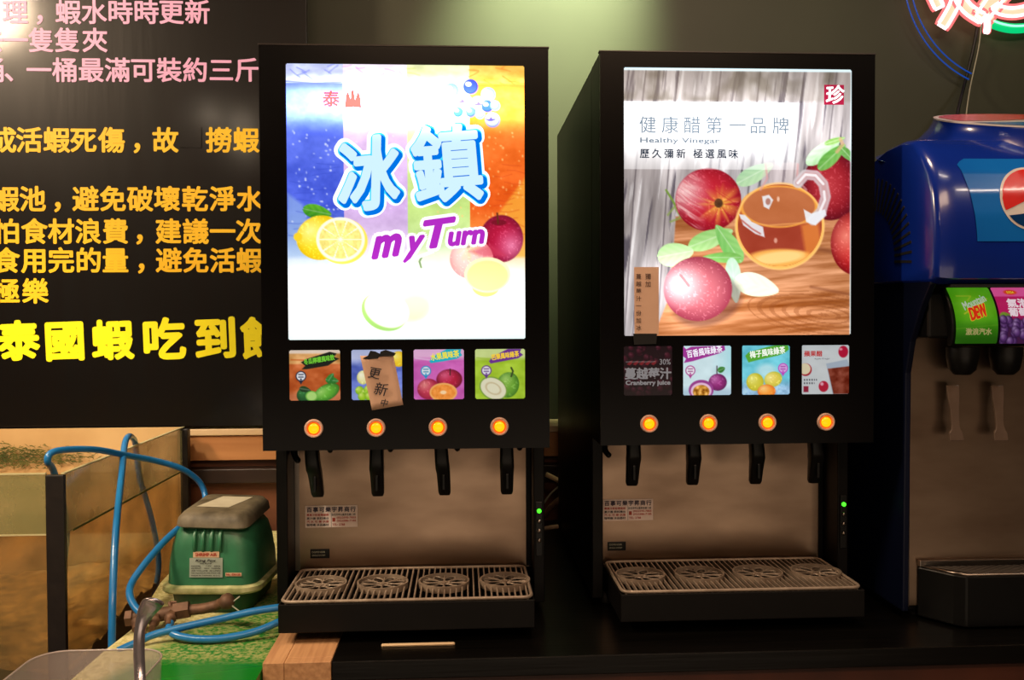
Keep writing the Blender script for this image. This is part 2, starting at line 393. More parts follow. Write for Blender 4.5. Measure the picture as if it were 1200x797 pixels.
# ------------------------------------------------------------------ painting prints
class Canvas:
    """a printed sheet as a fine mesh; x to the right, y down, in print units"""
    def __init__(s, x0, y0, x1, y1, step=1.0, bg=(255,255,255)):
        s.x0, s.y0, s.x1, s.y1 = x0, y0, x1, y1
        s.nx = int(round((x1-x0)/step))+1; s.ny = int(round((y1-y0)/step))+1
        s.X, s.Y = np.meshgrid(np.linspace(x0, x1, s.nx), np.linspace(y0, y1, s.ny))
        s.C = np.zeros((s.ny, s.nx, 3)); s.C[:] = bg
        s.step = step
    def mix(s, mask, col):
        m = np.clip(mask, 0, 1)[..., None]
        s.C = s.C*(1-m) + np.asarray(col, float)*m
    def noise(s, sx, sy, seed, ang=0.0, octs=3):
        ca, sa = math.cos(ang), math.sin(ang)
        U = (s.X*ca+s.Y*sa)/sx; V = (-s.X*sa+s.Y*ca)/sy
        out = np.zeros_like(U); amp = 1.0; tot = 0
        for o in range(octs):
            u, v = U*2**o+31.7*o+500, V*2**o+17.3*o+500
            iu, iv = np.floor(u).astype(int), np.floor(v).astype(int); fu, fv = u-iu, v-iv
            fu = fu*fu*(3-2*fu); fv = fv*fv*(3-2*fv)
            rng = np.random.RandomState(seed+o); T = rng.rand(256, 256)
            g = lambda a, b: T[a % 256, b % 256]
            out += amp*((g(iu,iv)*(1-fu)+g(iu+1,iv)*fu)*(1-fv)+(g(iu,iv+1)*(1-fu)+g(iu+1,iv+1)*fu)*fv)
            tot += amp; amp *= .5
        return out/tot
    def ell(s, cx, cy, rx, ry, ang=0.0, soft=1.0):
        a = math.radians(ang); ca, sa = math.cos(a), math.sin(a)
        u = ((s.X-cx)*ca+(s.Y-cy)*sa); v = (-(s.X-cx)*sa+(s.Y-cy)*ca)
        r = np.sqrt((u/rx)**2+(v/ry)**2)
        return np.clip((1-r)*min(rx, ry)/soft+.5, 0, 1), u/rx, v/ry
    def ringm(s, cx, cy, rx, ry, w, ang=0.0, soft=1.0):
        _, u, v = s.ell(cx, cy, rx, ry, ang)
        r = np.sqrt(u*u+v*v); d = np.abs(r-1)*min(rx, ry)
        return np.clip((w/2-d)/soft+.5, 0, 1)
    def poly(s, pts, soft=1.0):
        d = np.full(s.X.shape, 1e9); ins = np.zeros(s.X.shape, bool); n = len(pts)
        for i in range(n):
            ax, ay = pts[i]; bx, by = pts[(i+1) % n]
            ex, ey = bx-ax, by-ay; L2 = ex*ex+ey*ey+1e-12
            t = np.clip(((s.X-ax)*ex+(s.Y-ay)*ey)/L2, 0, 1)
            d = np.minimum(d, np.hypot(s.X-ax-t*ex, s.Y-ay-t*ey))
            c = ((ay > s.Y) != (by > s.Y))
            xi = (bx-ax)*(s.Y-ay)/((by-ay) if by != ay else 1e-9)+ax
            ins ^= (c & (s.X < xi))
        return np.clip(np.where(ins, d, -d)/soft+.5, 0, 1)
    def line(s, pts, w, soft=1.0):
        d = np.full(s.X.shape, 1e9)
        for (ax, ay), (bx, by) in zip(pts[:-1], pts[1:]):
            ex, ey = bx-ax, by-ay; L2 = ex*ex+ey*ey+1e-12
            t = np.clip(((s.X-ax)*ex+(s.Y-ay)*ey)/L2, 0, 1)
            d = np.minimum(d, np.hypot(s.X-ax-t*ex, s.Y-ay-t*ey))
        return np.clip((w/2-d)/soft+.5, 0, 1)
    def leaf(s, x0, y0, x1, y1, w, c1, c2):
        L = math.hypot(x1-x0, y1-y0); a = math.atan2(y1-y0, x1-x0)
        u = ((s.X-x0)*math.cos(a)+(s.Y-y0)*math.sin(a))/L; v = (-(s.X-x0)*math.sin(a)+(s.Y-y0)*math.cos(a))
        hw = w*np.sqrt(np.clip(np.sin(PI*np.clip(u, 0, 1)), 0, 1))*(1.15-.5*np.clip(u, 0, 1))
        m = np.clip((hw-np.abs(v))+.3, 0, 1)*((u > 0) & (u < 1))
        t = np.clip(.5+.5*v/w+.15*np.sin(u*26+np.abs(v)*.8), 0, 1)[..., None]
        s.mix(m, np.asarray(c1, float)*(1-t)+np.asarray(c2, float)*t)
        s.mix(m*np.clip(1.1-np.abs(v), 0, 1)*.6, np.asarray(c2, float)*.5+120)
    def fruit(s, cx, cy, rx, ry, dark, base, light_, ang=0.0, hx=-.35, hy=-.4, streak=0.0, pole=(0.3,0.1), pole_col=None, seed=3):
        m, u, v = s.ell(cx, cy, rx, ry, ang)
        r = np.sqrt(np.clip(u*u+v*v, 0, 1)); base = np.asarray(base, float); dark = np.asarray(dark, float); light_ = np.asarray(light_, float)
        h = np.clip(1-np.hypot(u-hx, v-hy)/.9, 0, 1)[..., None]**1.2
        e = (np.clip(r, 0, 1)**3)[..., None]
        col = base*(1-e)+dark*e
        if pole_col is not None:
            d = np.hypot(u-pole[0], v-pole[1]); an = np.arctan2(v-pole[1], u-pole[0])
            rng = np.random.RandomState(seed); T = rng.rand(64)
            q = (an+PI)/(2*PI)*40; iq = np.floor(q).astype(int); fq = q-iq
            nz = T[iq % 40]*(1-fq)+T[(iq+1) % 40]*fq
            k = np.clip((.62+streak*(nz-.5)*1.6-d)*1.5, 0, 1)[..., None]
            col = col*(1-k)+np.asarray(pole_col, float)*k
            kk = np.clip(1-d/.13, 0, 1)[..., None]; col = col*(1-kk)+np.array((70,40,20))*kk
        col = col*(1-h*.8)+light_*h*.8
        sp = (s.noise(2.0, 2.0, seed+40, octs=1) > .82)[..., None]*25.0
        s.mix(m, np.clip(col+sp, 0, 255))
    def mesh(s, name, fx, fz, y, m, parent, corner=0.0, yfn=None, label=None):
        X, Y = s.X.ravel(), s.Y.ravel()
        co = np.empty((X.size, 3)); co[:,0] = fx(X); co[:,2] = fz(Y); co[:,1] = y if yfn is None else yfn(co[:,0], co[:,2])
        nx, ny = s.nx, s.ny
        I = (np.arange(ny-1)[:,None]*nx+np.arange(nx-1)[None,:]).ravel()
        if corner > 0:
            cxm = (s.X[:-1,:-1]+s.X[1:,1:]).ravel()/2; cym = (s.Y[:-1,:-1]+s.Y[1:,1:]).ravel()/2
            dx = np.maximum(np.maximum(s.x0+corner-cxm, cxm-(s.x1-corner)), 0); dy = np.maximum(np.maximum(s.y0+corner-cym, cym-(s.y1-corner)), 0)
            I = I[np.hypot(dx, dy) <= corner]
        q = np.stack([I, I+nx, I+nx+1, I+1], 1)
        me = bpy.data.meshes.new(name)
        me.vertices.add(len(co)); me.vertices.foreach_set('co', co.ravel())
        me.loops.add(q.size); me.loops.foreach_set('vertex_index', q.ravel().astype(np.int32))
        me.polygons.add(len(q)); me.polygons.foreach_set('loop_start', (np.arange(len(q))*4).astype(np.int32))
        me.update(calc_edges=True)
        at_ = me.color_attributes.new('print', 'FLOAT_COLOR', 'POINT')
        c = np.clip(s.C, 0, 255).reshape(-1, 3)/255.0
        c = np.where(c <= .04045, c/12.92, ((c+.055)/1.055)**2.4)
        at_.data.foreach_set('color', np.concatenate([c, np.ones((len(c), 1))], 1).ravel().astype(np.float32))
        me.materials.append(m)
        o = bpy.data.objects.new(name, me); COL.objects.link(o); o.parent = parent
        if label: o['label'] = label
        return o

def paint_ice(cv):
    """fruit tea poster: four colour columns, ice at the top, fruit around the lettering"""
    X, Y = cv.X, cv.Y
    def grad(c0, c1, c2):
        t = np.clip((Y-150)/90, 0, 1)[..., None]; t2 = np.clip((Y-240)/60, 0, 1)[..., None]
        c = np.asarray(c0, float)*(1-t)+np.asarray(c1, float)*t
        return c*(1-t2)+np.asarray(c2, float)*t2
    n = cv.noise(26, 20, 5)[..., None]; n2 = cv.noise(7, 6, 9)[..., None]
    cols = [(330, 400.5, grad((92,116,236), (66,88,214), (168,196,236))),
            (400.5, 475.5, grad((226,196,240), (206,172,228), (222,206,236))),
            (475.5, 549.5, grad((226,240,176), (190,222,128), (206,232,170))),
            (549.5, 620, grad((244,120,40), (226,88,22), (240,176,88)))]
    for a, b, c in cols:
        m = np.clip(np.minimum(X-a, b-X)+.5, 0, 1)
        cv.mix(m, np.clip(c+(n-.5)*34+(n2-.5)*22, 0, 255))
    # lower part of the sheet is white, the colour fades
    cv.mix(np.clip((Y-278+10*n[...,0])/50, 0, 1), (250,253,253))
    # amber wedge right, pale wedge left
    cv.mix(cv.poly([(616,205),(616,300),(560,300),(582,250)], 4)*.75, (240,172,60))
    cv.mix(cv.poly([(334,225),(352,238),(372,300),(334,300)], 5)*.6, (150,182,226))
    # ice cubes along the top
    ice = np.clip((97-Y)/1.5, 0, 1)
    base = np.where((X < 400.5)[...,None], np.array((214,222,250.)), np.where((X < 475.5)[...,None], np.array((244,232,248.)), np.where((X < 549.5)[...,None], np.array((236,242,190.)), np.array((252,206,90.)))))
    cv.mix(ice*.85, np.clip(base+(cv.noise(14,7,21)[...,None]-.5)*80, 0, 255))
    rng = random.Random(4)
    for k in range(26):
        x = 334+rng.random()*281; y = 75+rng.random()*20; a = rng.uniform(-1, 1); l = rng.uniform(8, 22)
        c = (96,110,220) if x < 400 else ((200,150,214) if x < 475 else ((196,212,96) if x < 549 else (226,120,30)))
        cv.mix(cv.line([(x,y),(x+l*.5*math.cos(a),y+l*.35*math.sin(a)),(x+l*math.cos(a),y+l*.5*math.sin(a*2))], 1.4)*.55*ice, c)
    for a, b, c in ((334,400,(70,80,220)),(400,475,(214,170,228)),(475,549,(210,220,120)),(549,615,(226,130,40))):
        cv.mix(cv.line([(a,94.5),((a+b)/2,96.5),(b,95)], 2.0)*.7, c)
        cv.mix(np.clip(np.minimum(X-a, b-X)+.5, 0, 1)*np.clip((106-Y)/6, 0, 1)*(Y > 96)*.5, c)
    # bubbles
    for k in range(150):
        x = rng.choice([rng.uniform(336,398), rng.uniform(552,614), rng.uniform(336,614)]); y = rng.uniform(150, 262)
        cv.mix(cv.ell(x, y, rng.uniform(.7,1.5), rng.uniform(.7,1.5))[0]*rng.uniform(.3,.8), (226,234,252) if x < 480 else (255,206,130))
    for k in range(14):                                                # crease lines of the water
        y = 190+k*7; x = 334+rng.random()*40
        cv.mix(cv.line([(x,y),(x+12,y+rng.uniform(-3,3)),(x+26,y+rng.uniform(-4,4))], 1.2)*.3, (40,60,190))
        x = 575+rng.random()*20
        cv.mix(cv.line([(x,y),(x+10,y+rng.uniform(-3,3)),(x+22,y+rng.uniform(-4,4))], 1.4)*.35, (196,66,20))
    # lemon
    cv.leaf(352,243,386,250,9,(96,176,40),(46,128,30))
    cv.fruit(373,277,29,26,(226,186,10),(250,222,40),(255,248,170),ang=-12)
    cv.mix(cv.ell(346,276,5,5)[0], (240,204,40))
    cv.mix(cv.ell(398,281,30,27)[0], (252,226,90)); cv.mix(cv.ell(396,279,28.5,26)[0], (255,252,226))
    m, u, v = cv.ell(396,279,25,22.5); an = np.arctan2(v, u); r = np.hypot(u, v)
    seg = np.abs(((an/(2*PI)*10) % 1)-.5)*2
    cv.mix(m, np.where((seg > .88)[...,None], (252,248,220.), np.clip(np.array((244,228,130.))+(cv.noise(3,3,8)[...,None]-.5)*60+(1-r)[...,None]*20, 0, 255)))
    cv.mix(cv.ell(396,279,2.4,2.2)[0], (255,252,230))
    # blueberries (a small cluster)
    bl = [(528,104,9,(96,124,206)),(551,99,9,(36,62,196)),(542,118,11.5,(150,164,222)),(524,114,8,(110,146,214)),(560,119,9,(120,140,210)),(572,108,8.5,(100,122,206)),(571,122,7,(30,60,170)),(580,121,6,(90,120,206)),(551,129,6,(60,90,190)),(562,131,6,(110,146,214)),(536,129,6,(50,100,196)),(577,138,9,(140,150,214))]
    for (x, y, r_, c) in bl:
        cv.mix(cv.ell(x,y,r_,r_)[0], np.array(c)*.75); cv.mix(cv.ell(x-.6,y-.8,r_-1.4,r_-1.4)[0], c)
        cv.mix(cv.ell(x-r_*.3,y-r_*.35,r_*.4,r_*.3)[0]*.8, (255,255,255))
    for (x, y) in ((541,116),(575,137),(560,119)):
        cv.mix(cv.poly([(x-7,y),(x-2,y-1),(x,y-4),(x+2,y-1),(x+7,y),(x+2,y+2),(x,y+2.4),(x-3,y+2)]), (64,56,168))
    cv.mix(cv.line([(514,100),(522,101),(525,97)],1.1)*.8, (110,110,60)); cv.mix(cv.line([(507,135),(515,138),(519,133),(517,126)],1.6)*.6, (96,130,190))
    # apple, peach, orange half at the right
    cv.fruit(587,278,26,28,(120,8,44),(178,16,58),(244,150,190),hx=.45,hy=.3)
    cv.mix(cv.ell(584,259,9,3.4)[0]*.8, (108,6,30)); cv.mix(cv.line([(583,260),(582,248)],2.2), (96,40,20))
    cv.fruit(551,302,26,24,(236,150,150),(250,200,190),(255,246,240),pole=(-.15,-.6),pole_col=(248,190,90),streak=.3)
    cv.mix(cv.poly([(548,293),(575,285),(592,298),(566,300)],5)*.55, (206,60,90))
    cv.mix(cv.ell(568,334,17,13)[0], (250,206,120)); cv.mix(cv.ell(570,321,27.5,21)[0], (255,238,190)); cv.mix(cv.ell(570,322,24.5,18)[0], (255,226,150))
    # pale green guava and its slice at the bottom
    cv.mix(cv.ell(470,352,32,26,0,6)[0]*.75, (222,242,196)); cv.mix(cv.ell(484,360,20,16,0,8)[0]*.6, (196,232,160))
    cv.mix(cv.line([(491,312),(489,305),(492,299)],2.2)*.9, (110,140,80))
    cv.mix(cv.ell(447,364,28,22,25)[0], (160,210,110)); cv.mix(cv.ell(450,361.5,27,20.5,25,2)[0], (244,250,236))
    cv.mix(np.clip((Y-384)/14, 0, 1)*.6, (206,236,236))

def paint_vinegar(cv):
    """vinegar poster: old planks, board, apples, jug of tea"""
    X, Y = cv.X, cv.Y
    n = cv.noise(9, 90, 3, ang=.10, octs=4)[..., None]
    cv.C[:] = np.array((172,166,168.))
    cv.C += (n-.5)*130
    cv.C += (cv.noise(60,120,11)[...,None]-.5)*np.array((50,60,70.))
    crack = cv.noise(5.5, 70, 17, ang=.12, octs=3)
    cv.mix(np.clip((.35-crack)*9, 0, 1)*.75, (62,56,68)); cv.mix(np.clip((crack-.68)*9, 0, 1)*.6, (240,238,240))
    for x in (745, 783, 832, 878, 930, 968):
        cv.mix(cv.line([(x+12,78),(x+4,150),(x-3,230),(x-14,393)],1.6,1.2)*.6, (58,50,56))
    up = np.clip((118-Y)/4, 0, 1)
    cv.mix(up*.35, (120,108,96)); cv.mix(up*np.clip((cv.noise(22,30,23)-.55)*4, 0, 1)*.6, (86,78,66))
    # chopping board
    g = cv.noise(60, 5, 31, ang=-.08, octs=4)[..., None]
    board = np.clip(np.array((184,120,78.))+(g-.5)*130+(cv.noise(80,40,33)[...,None]-.5)*40, 0, 255)
    m = cv.poly([(791,252),(880,235),(1000,228),(1000,395),(764,395),(782,350),(788,300)], 1.5)
    cv.mix(m, board)
    _, u, v = cv.ell(965,368,70,20,8); r = np.hypot(u, v)
    cv.mix(m*(r < 1.3)*(np.sin(r*30) > .35)*.35, (120,62,30))
    cv.mix(m*cv.line([(880,292),(960,290),(1000,299)],5,4)*.4, (90,40,24)); cv.mix(m*cv.line([(950,335),(1000,345)],3,3)*.4, (90,40,24))
    # apple behind the handle with leaves
    cv.fruit(973,216,34,40,(92,10,26),(150,22,34),(196,70,76),hx=-.1,hy=.0)
    cv.fruit(1003,283,30,38,(120,12,20),(196,34,34),(240,150,130),hx=-.4,hy=-.2)
    cv.leaf(944,190,985,158,10,(206,226,206),(160,206,150)); cv.leaf(958,196,990,166,9,(84,150,60),(120,176,90)); cv.leaf(985,170,1000,186,6,(84,140,60),(110,166,90)); cv.leaf(965,166,990,158,4,(120,170,80),(150,190,110))
    cv.mix(cv.line([(980,175),(987,166),(984,160)],4)*.7, (190,150,110))
    # big apple left
    cv.leaf(862,213,905,190,11,(150,190,150),(180,214,170))
    cv.mix(cv.line([(780,221),(788,234),(794,246)],2.5), (110,140,60)); cv.mix(cv.line([(782,250),(790,240),(797,253),(785,258)],2.5)*.8, (130,150,80))
    cv.fruit(829,232,38.5,37,(134,10,30),(188,30,48),(240,214,214),hx=-.68,hy=-.25,streak=.34,pole=(.34,.14),pole_col=(226,160,64),seed=6)
    cv.mix(cv.ell(841,236,5,5.5)[0]*.8, (66,40,26))
    m, u, v = cv.ell(829,232,37,36); st = cv.noise(26,3,44,ang=.6,octs=2)
    cv.mix(m*np.clip((-.05-u)*2,0,1)*np.clip((st-.45)*5,0,1)*.55, (248,226,220)); cv.mix(m*np.clip((st-.6)*6,0,1)*.4*(v<.2), (176,20,40))
    # leaves in the middle
    cv.leaf(806,288,858,268,12,(140,196,110),(180,220,150)); cv.leaf(868,306,838,262,12,(110,180,90),(150,206,120)); cv.leaf(868,300,822,300,7,(130,190,100),(110,170,80))
    cv.leaf(770,300,812,292,15,(176,216,150),(200,230,180)); cv.leaf(856,300,862,354,10,(200,226,206),(170,214,180)); cv.leaf(860,326,912,340,15,(236,242,224),(214,232,200))
    # front apple
    cv.mix(cv.ell(828,352,42,28,-18,6)[0]*.5, (70,40,40))
    cv.fruit(817,337,40,38,(130,44,62),(160,84,92),(240,226,222),hx=-.55,hy=-.15)
    cv.mix(cv.line([(797,321),(806,333)],3)*.7, (150,90,96))
    # jug
    m, u, v = cv.ell(913,263,52,51); r = np.hypot(u, v)
    tea = np.clip(np.array((176,84,40.))+(cv.noise(22,16,51)[...,None]-.5)*60, 0, 255)
    cv.mix(m, (246,186,96)); m2, _, _ = cv.ell(913,262,49.5,48.5); cv.mix(m2, tea)
    cv.mix(m2*cv.poly([(862,258),(966,258),(960,300),(940,312),(880,312),(866,295)],6)*.7, (150,52,44))
    cv.mix(m2*cv.ell(915,303,42,13,0,3)[0]*.85, (250,190,90)); cv.mix(m2*cv.ell(912,300,30,7,-6,3)[0]*.7, (255,222,150))
    cv.mix(m2*cv.poly([(938,262),(958,255),(962,285),(944,300)],5)*.6, (240,150,60))
    cv.mix(cv.ell(912,240,44,24,0,1.5)[0]*.75, (186,112,70)); cv.mix(cv.ringm(912,240,44,24,2.0)*.8, (240,168,70))
    cv.mix(cv.ringm(913,263,52,51,2.0)*.7, (250,200,120)); cv.mix(m2*cv.line([(870,258),(900,262),(955,258)],1.8)*.7, (230,160,90))
    cv.mix(cv.poly([(896,188),(934,188),(940,214),(890,214)],2)*.35, (214,190,190)); cv.mix(cv.line([(896,190),(898,207),(890,220)],2.4)*.7, (206,150,150)); cv.mix(cv.line([(934,190),(933,208),(944,220)],2.4)*.7, (206,150,150))
    for p in ([(865,249),(872,250),(880,258),(893,264),(895,276),(884,272),(870,262)],[(892,228),(900,226),(905,232),(900,243),(894,240)]):
        cv.mix(cv.poly(p)*.9, (224,230,238))
    cv.mix(cv.line([(868,256),(880,266),(890,272)],2.0)*.7, (176,70,60)); cv.mix(cv.ell(899,234,3,4)[0]*.8, (160,96,80))
    cv.mix(cv.ell(908,280,2,3)[0]*.6, (250,210,190)); cv.mix(cv.ell(911,231,1.5,3)[0]*.7, (250,220,200))
    # jug handle
    H = [(934,212),(943,202),(955,203),(964,213),(967,228),(962,245),(952,256)]
    cv.mix(cv.line(H,12,1.5)*.85, (206,196,200)); cv.mix(cv.line(H,6,2)*.7, (196,150,150)); cv.mix(cv.line(H[:4],3)*.8, (244,248,252)); cv.mix(cv.line([(965,222),(966,232),(960,246)],3)*.8, (246,248,252))
    cv.mix(cv.poly([(941,243),(950,248),(966,243),(968,250),(955,262),(944,258)])*.9, (228,234,242))
    # translucent white title strip
    a = np.clip((Y-117)/1.0, 0, 1)*np.clip((197-Y)/1.0, 0, 1)*np.clip((940-X)/26, 0, 1)
    cv.mix(a*(.93-.55*np.clip((Y-150)/47, 0, 1)), (250,252,254))
    cv.mix(np.clip((81.5-Y), 0, 1), (214,236,242)); cv.mix(np.clip((X-995.5), 0, 1), (206,226,232))

def paint_small(kind, cv):
    """58 x 58 flavour cards"""
    X, Y = cv.X, cv.Y; n = cv.noise(14,10,hash(kind) % 97+1 if False else sum(map(ord,kind)))[..., None]
    def brush(pts, c): cv.mix(cv.poly(pts, .8), c)
    def bubble(x, y, r, c, fill=(236,240,248)):
        cv.mix(cv.poly([(x-3,y+r-1.5),(x+3,y+r-1.5),(x,y+r+3.5)]), c); cv.mix(cv.ell(x,y,r,r)[0], c); cv.mix(cv.ell(x,y,r-1.2,r-1.2)[0], fill)
        cv.mix((cv.line([(x-2.5,y-2),(x+2.5,y-2)],1.6)+cv.line([(x-2.5,y+1),(x+2.5,y+1)],1.6))*.7, np.asarray(c)*.8); cv.mix(cv.ell(x,y+3.6,1,1)[0], c)
    if kind == 'gourd':
        cv.C[:] = np.clip(np.array((190,92,40.))+(n-.5)*90, 0, 255); cv.mix(np.clip((17-Y)/2,0,1), np.clip(np.array((216,160,96.))+(n-.5)*110,0,255)); cv.mix(np.clip((5-Y)/2,0,1)*.8, (236,226,220))
        cv.mix(np.clip((Y-46)/6,0,1)*.5,(206,140,110))
        cv.mix(cv.line([(2,11),(30,12),(56,10)],1.6)*.7,(196,90,30))
        brush([(13,14),(20,10),(46,2),(54,4),(51,8),(57,10),(50,14),(44,18),(20,22),(14,22),(18,18)], (18,28,22))
        cv.leaf(41,34,56,36,5,(50,140,50),(30,110,40)); cv.leaf(44,36,50,27,4,(50,140,50),(30,110,40))
        cv.fruit(42,49,16,9,(40,110,30),(96,176,50),(170,220,120),ang=-28); cv.fruit(17,52,9,9,(14,60,30),(24,90,40),(60,140,70)); cv.leaf(11,44,23,46,4,(30,70,30),(20,50,24))
        cv.mix(cv.ell(25,53,7,6)[0],(110,180,70)); cv.mix(cv.ell(25,53,5.6,4.8)[0],(170,216,120)); bubble(13,30,6,(24,34,60))
    elif kind == 'lemon':
        cv.C[:] = np.clip(np.array((96,116,206.))+(n-.5)*110, 0, 255); cv.mix(np.clip((20-Y)/10,0,1)*.8,(206,214,240)); cv.mix(np.clip((Y-42)/10,0,1)*.5,(170,190,236))
        cv.fruit(54,11,9,9,(236,186,20),(250,214,50),(255,244,150)); cv.fruit(13,32,7,8,(206,206,110),(240,236,180),(255,255,240))
        for x,y in ((9,47),(15,50),(12,54),(19,46),(20,54)): cv.fruit(x,y,5,5,(110,170,20),(160,206,40),(220,240,140))
    elif kind == 'fruit':
        cv.C[:] = np.clip(np.array((206,96,186.))+(n-.5)*50, 0, 255); cv.mix(np.clip((14-Y)/6,0,1)*.8,(236,200,230)); cv.mix(cv.line([(2,10),(30,14)],1.5)*.5,(240,230,250))
        brush([(18,14),(22,8),(30,4),(38,0),(55,0),(54,4),(56,7),(50,11),(34,14),(20,16)], (20,184,206))
        cv.fruit(41,35,15,12,(110,6,40),(186,20,60),(230,110,150)); cv.mix(cv.line([(42,30),(42,23)],1.2),(60,30,30)); cv.fruit(17,46,13,12,(150,20,60),(196,50,80),(240,160,150)); cv.mix(cv.ell(34,50,16,11)[0],(246,180,100)); m,u,v=cv.ell(34,50,14,9); cv.mix(m,np.clip(np.array((246,150,60.))+(cv.noise(3,3,5)[...,None]-.5)*50,0,255)); cv.mix(cv.ell(34,50,3.6,2.2)[0],(255,220,170)); bubble(14,25,6,(30,150,206))
    elif kind == 'guava':
        cv.C[:] = np.clip(np.array((168,206,50.))+(n-.5)*60, 0, 255); cv.mix(np.clip((14-Y)/5,0,1)*.7,(226,236,190)); cv.mix(cv.line([(2,10),(30,13)],1.5)*.5,(150,190,40))
        brush([(16,14),(22,8),(28,5),(38,0),(54,0),(52,4),(56,7),(50,11),(34,14),(18,17)], (110,50,150))
        cv.fruit(38,42,13,15,(60,120,30),(110,170,50),(176,216,120),ang=15); cv.mix(cv.line([(42,32),(44,26),(42,22)],2),(50,70,30)); cv.mix(cv.ell(21,46,17,13,28)[0],(120,160,60)); cv.mix(cv.ell(21,46,15.5,11.6,28)[0],(228,226,196)); cv.mix(cv.ringm(21,46,9,6,1.5,28)*.4,(170,140,90)); bubble(13,25,6,(100,50,140))
    elif kind == 'cranberry':
        cv.C[:] = (46,20,32); rng = random.Random(2)
        for k in range(46): x,y,r_=rng.uniform(0,58),rng.uniform(0,58),rng.uniform(3,5); cv.fruit(x,y,r_,r_,(34,12,24),(86,24,48),(140,60,84))
        cv.mix(np.clip((Y-40)/20,0,1)*.6,(30,18,24)); cv.mix(cv.ell(29,30,30,14,0,10)[0]*.45,(40,16,28))
        for k in range(5): x=7+k*7.2; cv.mix(cv.poly([(x-3.4,21),(x,18),(x+3.6,16.5),(x+3,20),(x,22.5)]),(176,46,60)); cv.mix(cv.line([(x-4,18.5),(x+2,18)],.9)*.8,(210,200,200))
    elif kind == 'passion':
        cv.C[:] = np.clip(np.array((206,232,240.))+(n-.5)*24, 0, 255); cv.mix(np.clip((X-34)/24,0,1)*np.clip((50-Y)/20,0,1)*.6,(150,214,226)); cv.mix(np.clip((Y-46)/8,0,1)*.6,(150,180,206))
        brush([(0,0),(4,4),(10,1),(50,0),(51,5),(44,9),(26,14),(12,18),(1,20),(4,15),(0,12)], (160,50,150))
        cv.leaf(42,30,51,26,4,(60,140,50),(40,110,40)); cv.mix(cv.line([(41,34),(41,24)],1.2),(60,40,50)); cv.fruit(42,43,11,10,(90,20,80),(146,40,120),(206,130,190)); cv.mix(cv.ell(22,52,15,12)[0],(150,60,140)); cv.mix(cv.ell(22,53,12.5,9.6)[0],(226,190,220)); m,u,v=cv.ell(22,54,10,8); cv.mix(m,np.clip(np.array((190,130,40.))+(cv.noise(3.5,3.5,5,octs=2)[...,None]-.5)*200,0,255)); bubble(9,29,6,(170,60,140))
    elif kind == 'plum':
        cv.C[:] = np.clip(np.array((100,196,216.))+(n-.5)*70, 0, 255); cv.mix(np.clip((Y-38)/12,0,1)*.7,np.clip(np.array((170,190,230.))+(cv.noise(5,5,3)[...,None]-.5)*160,0,255)); cv.mix(cv.ell(30,30,12,8,0,6)[0]*.6,(226,242,246))
        brush([(4,12),(8,8),(30,2),(40,0),(56,0),(57,5),(52,9),(44,12),(20,17),(8,20),(6,16)], (86,170,50))
        cv.fruit(16,43,10.5,10.5,(190,180,30),(214,206,70),(240,240,150)); cv.fruit(38,40,11,9,(190,190,60),(230,210,90),(250,236,160),ang=-15); cv.fruit(30,54,11,8,(230,110,30),(250,160,60),(255,220,150)); bubble(50,27,6,(190,70,190),(214,170,230))
    elif kind == 'apple_vinegar':
        cv.C[:] = np.clip(np.array((214,222,226.))+(n-.5)*16, 0, 255); cv.mix(cv.ell(51,8,6,7)[0],(190,20,60)); cv.mix(cv.ell(48,5,2,1.5)[0],(240,150,170))
        cv.mix(cv.poly([(30,22),(56,17),(60,30),(60,58),(38,58)]),(176,192,210)); cv.mix(cv.poly([(32,28),(60,25),(60,58),(39,58)]),np.clip(np.array((136,58,40.))+(cv.noise(7,7,5)[...,None]-.5)*100,0,255))
        cv.mix(cv.ell(5,29,7.5,7.5)[0],(176,30,50)); cv.mix(cv.ell(4,28,7,6.6)[0],(236,226,190)); cv.mix(cv.ell(27,49,6,6.5)[0],(190,30,60)); cv.mix(cv.ell(25,46,2,2)[0],(240,170,190))
        cv.mix(cv.line([(3,41),(18,41)],2)*(np.sin(X*2.1)>-.3)*.8,(60,60,70)); cv.mix(cv.line([(3,45),(15,45)],2)*(np.sin(X*2.1)>-.3)*.8,(60,60,70)); cv.mix(cv.poly([(2.5,48.5),(8.5,48.5),(8.5,55.5),(2.5,55.5)]),(150,30,60))

# ================================================================== the setting
ZC = 0.915                                     # counter top height
struct(MB().box(-3, 3, -2.2, 2.6, -0.05, 0).build('floor', M['floor']))
struct(MB().box(-3, 3, 2.35, 2.45, 0, 3.2).build('wall_back', M['wall']))
# wooden ledge running along the wall behind the machines
lr = empty('wall_ledge', (0, 2.20, 0.9), 'honey-coloured wooden ledge along the wall behind the machines and the air pump', 'ledge')
zt = at(260, 503, 2.2)[2]; k_ = 2.2/1072
MB().box(-0.66, 0.75, 2.20, 2.345, zt-.0155, zt).build('top_trim', M['ledge_pale'], lr, .002, world=True)
MB().box(-0.66, 0.75, 2.205, 2.345, zt-.075, zt-.0165).build('wooden_board', M['ledge_wood'], lr, .001, world=True)
MB().box(-0.66, 0.75, 2.19, 2.345, zt-.128, zt-.094).build('dark_rail', M['ledge_dark'], lr, .002, world=True)
MB().box(-0.66, 0.75, 2.215, 2.345, 0.30, zt-.13).build('lower_panel', M['ledge_brown'], lr, .001, world=True)
MB().box(-0.66, 0.75, 2.225, 2.345, zt-.093, zt-.076).build('recess_strip', M['ledge_brown'], lr, world=True)

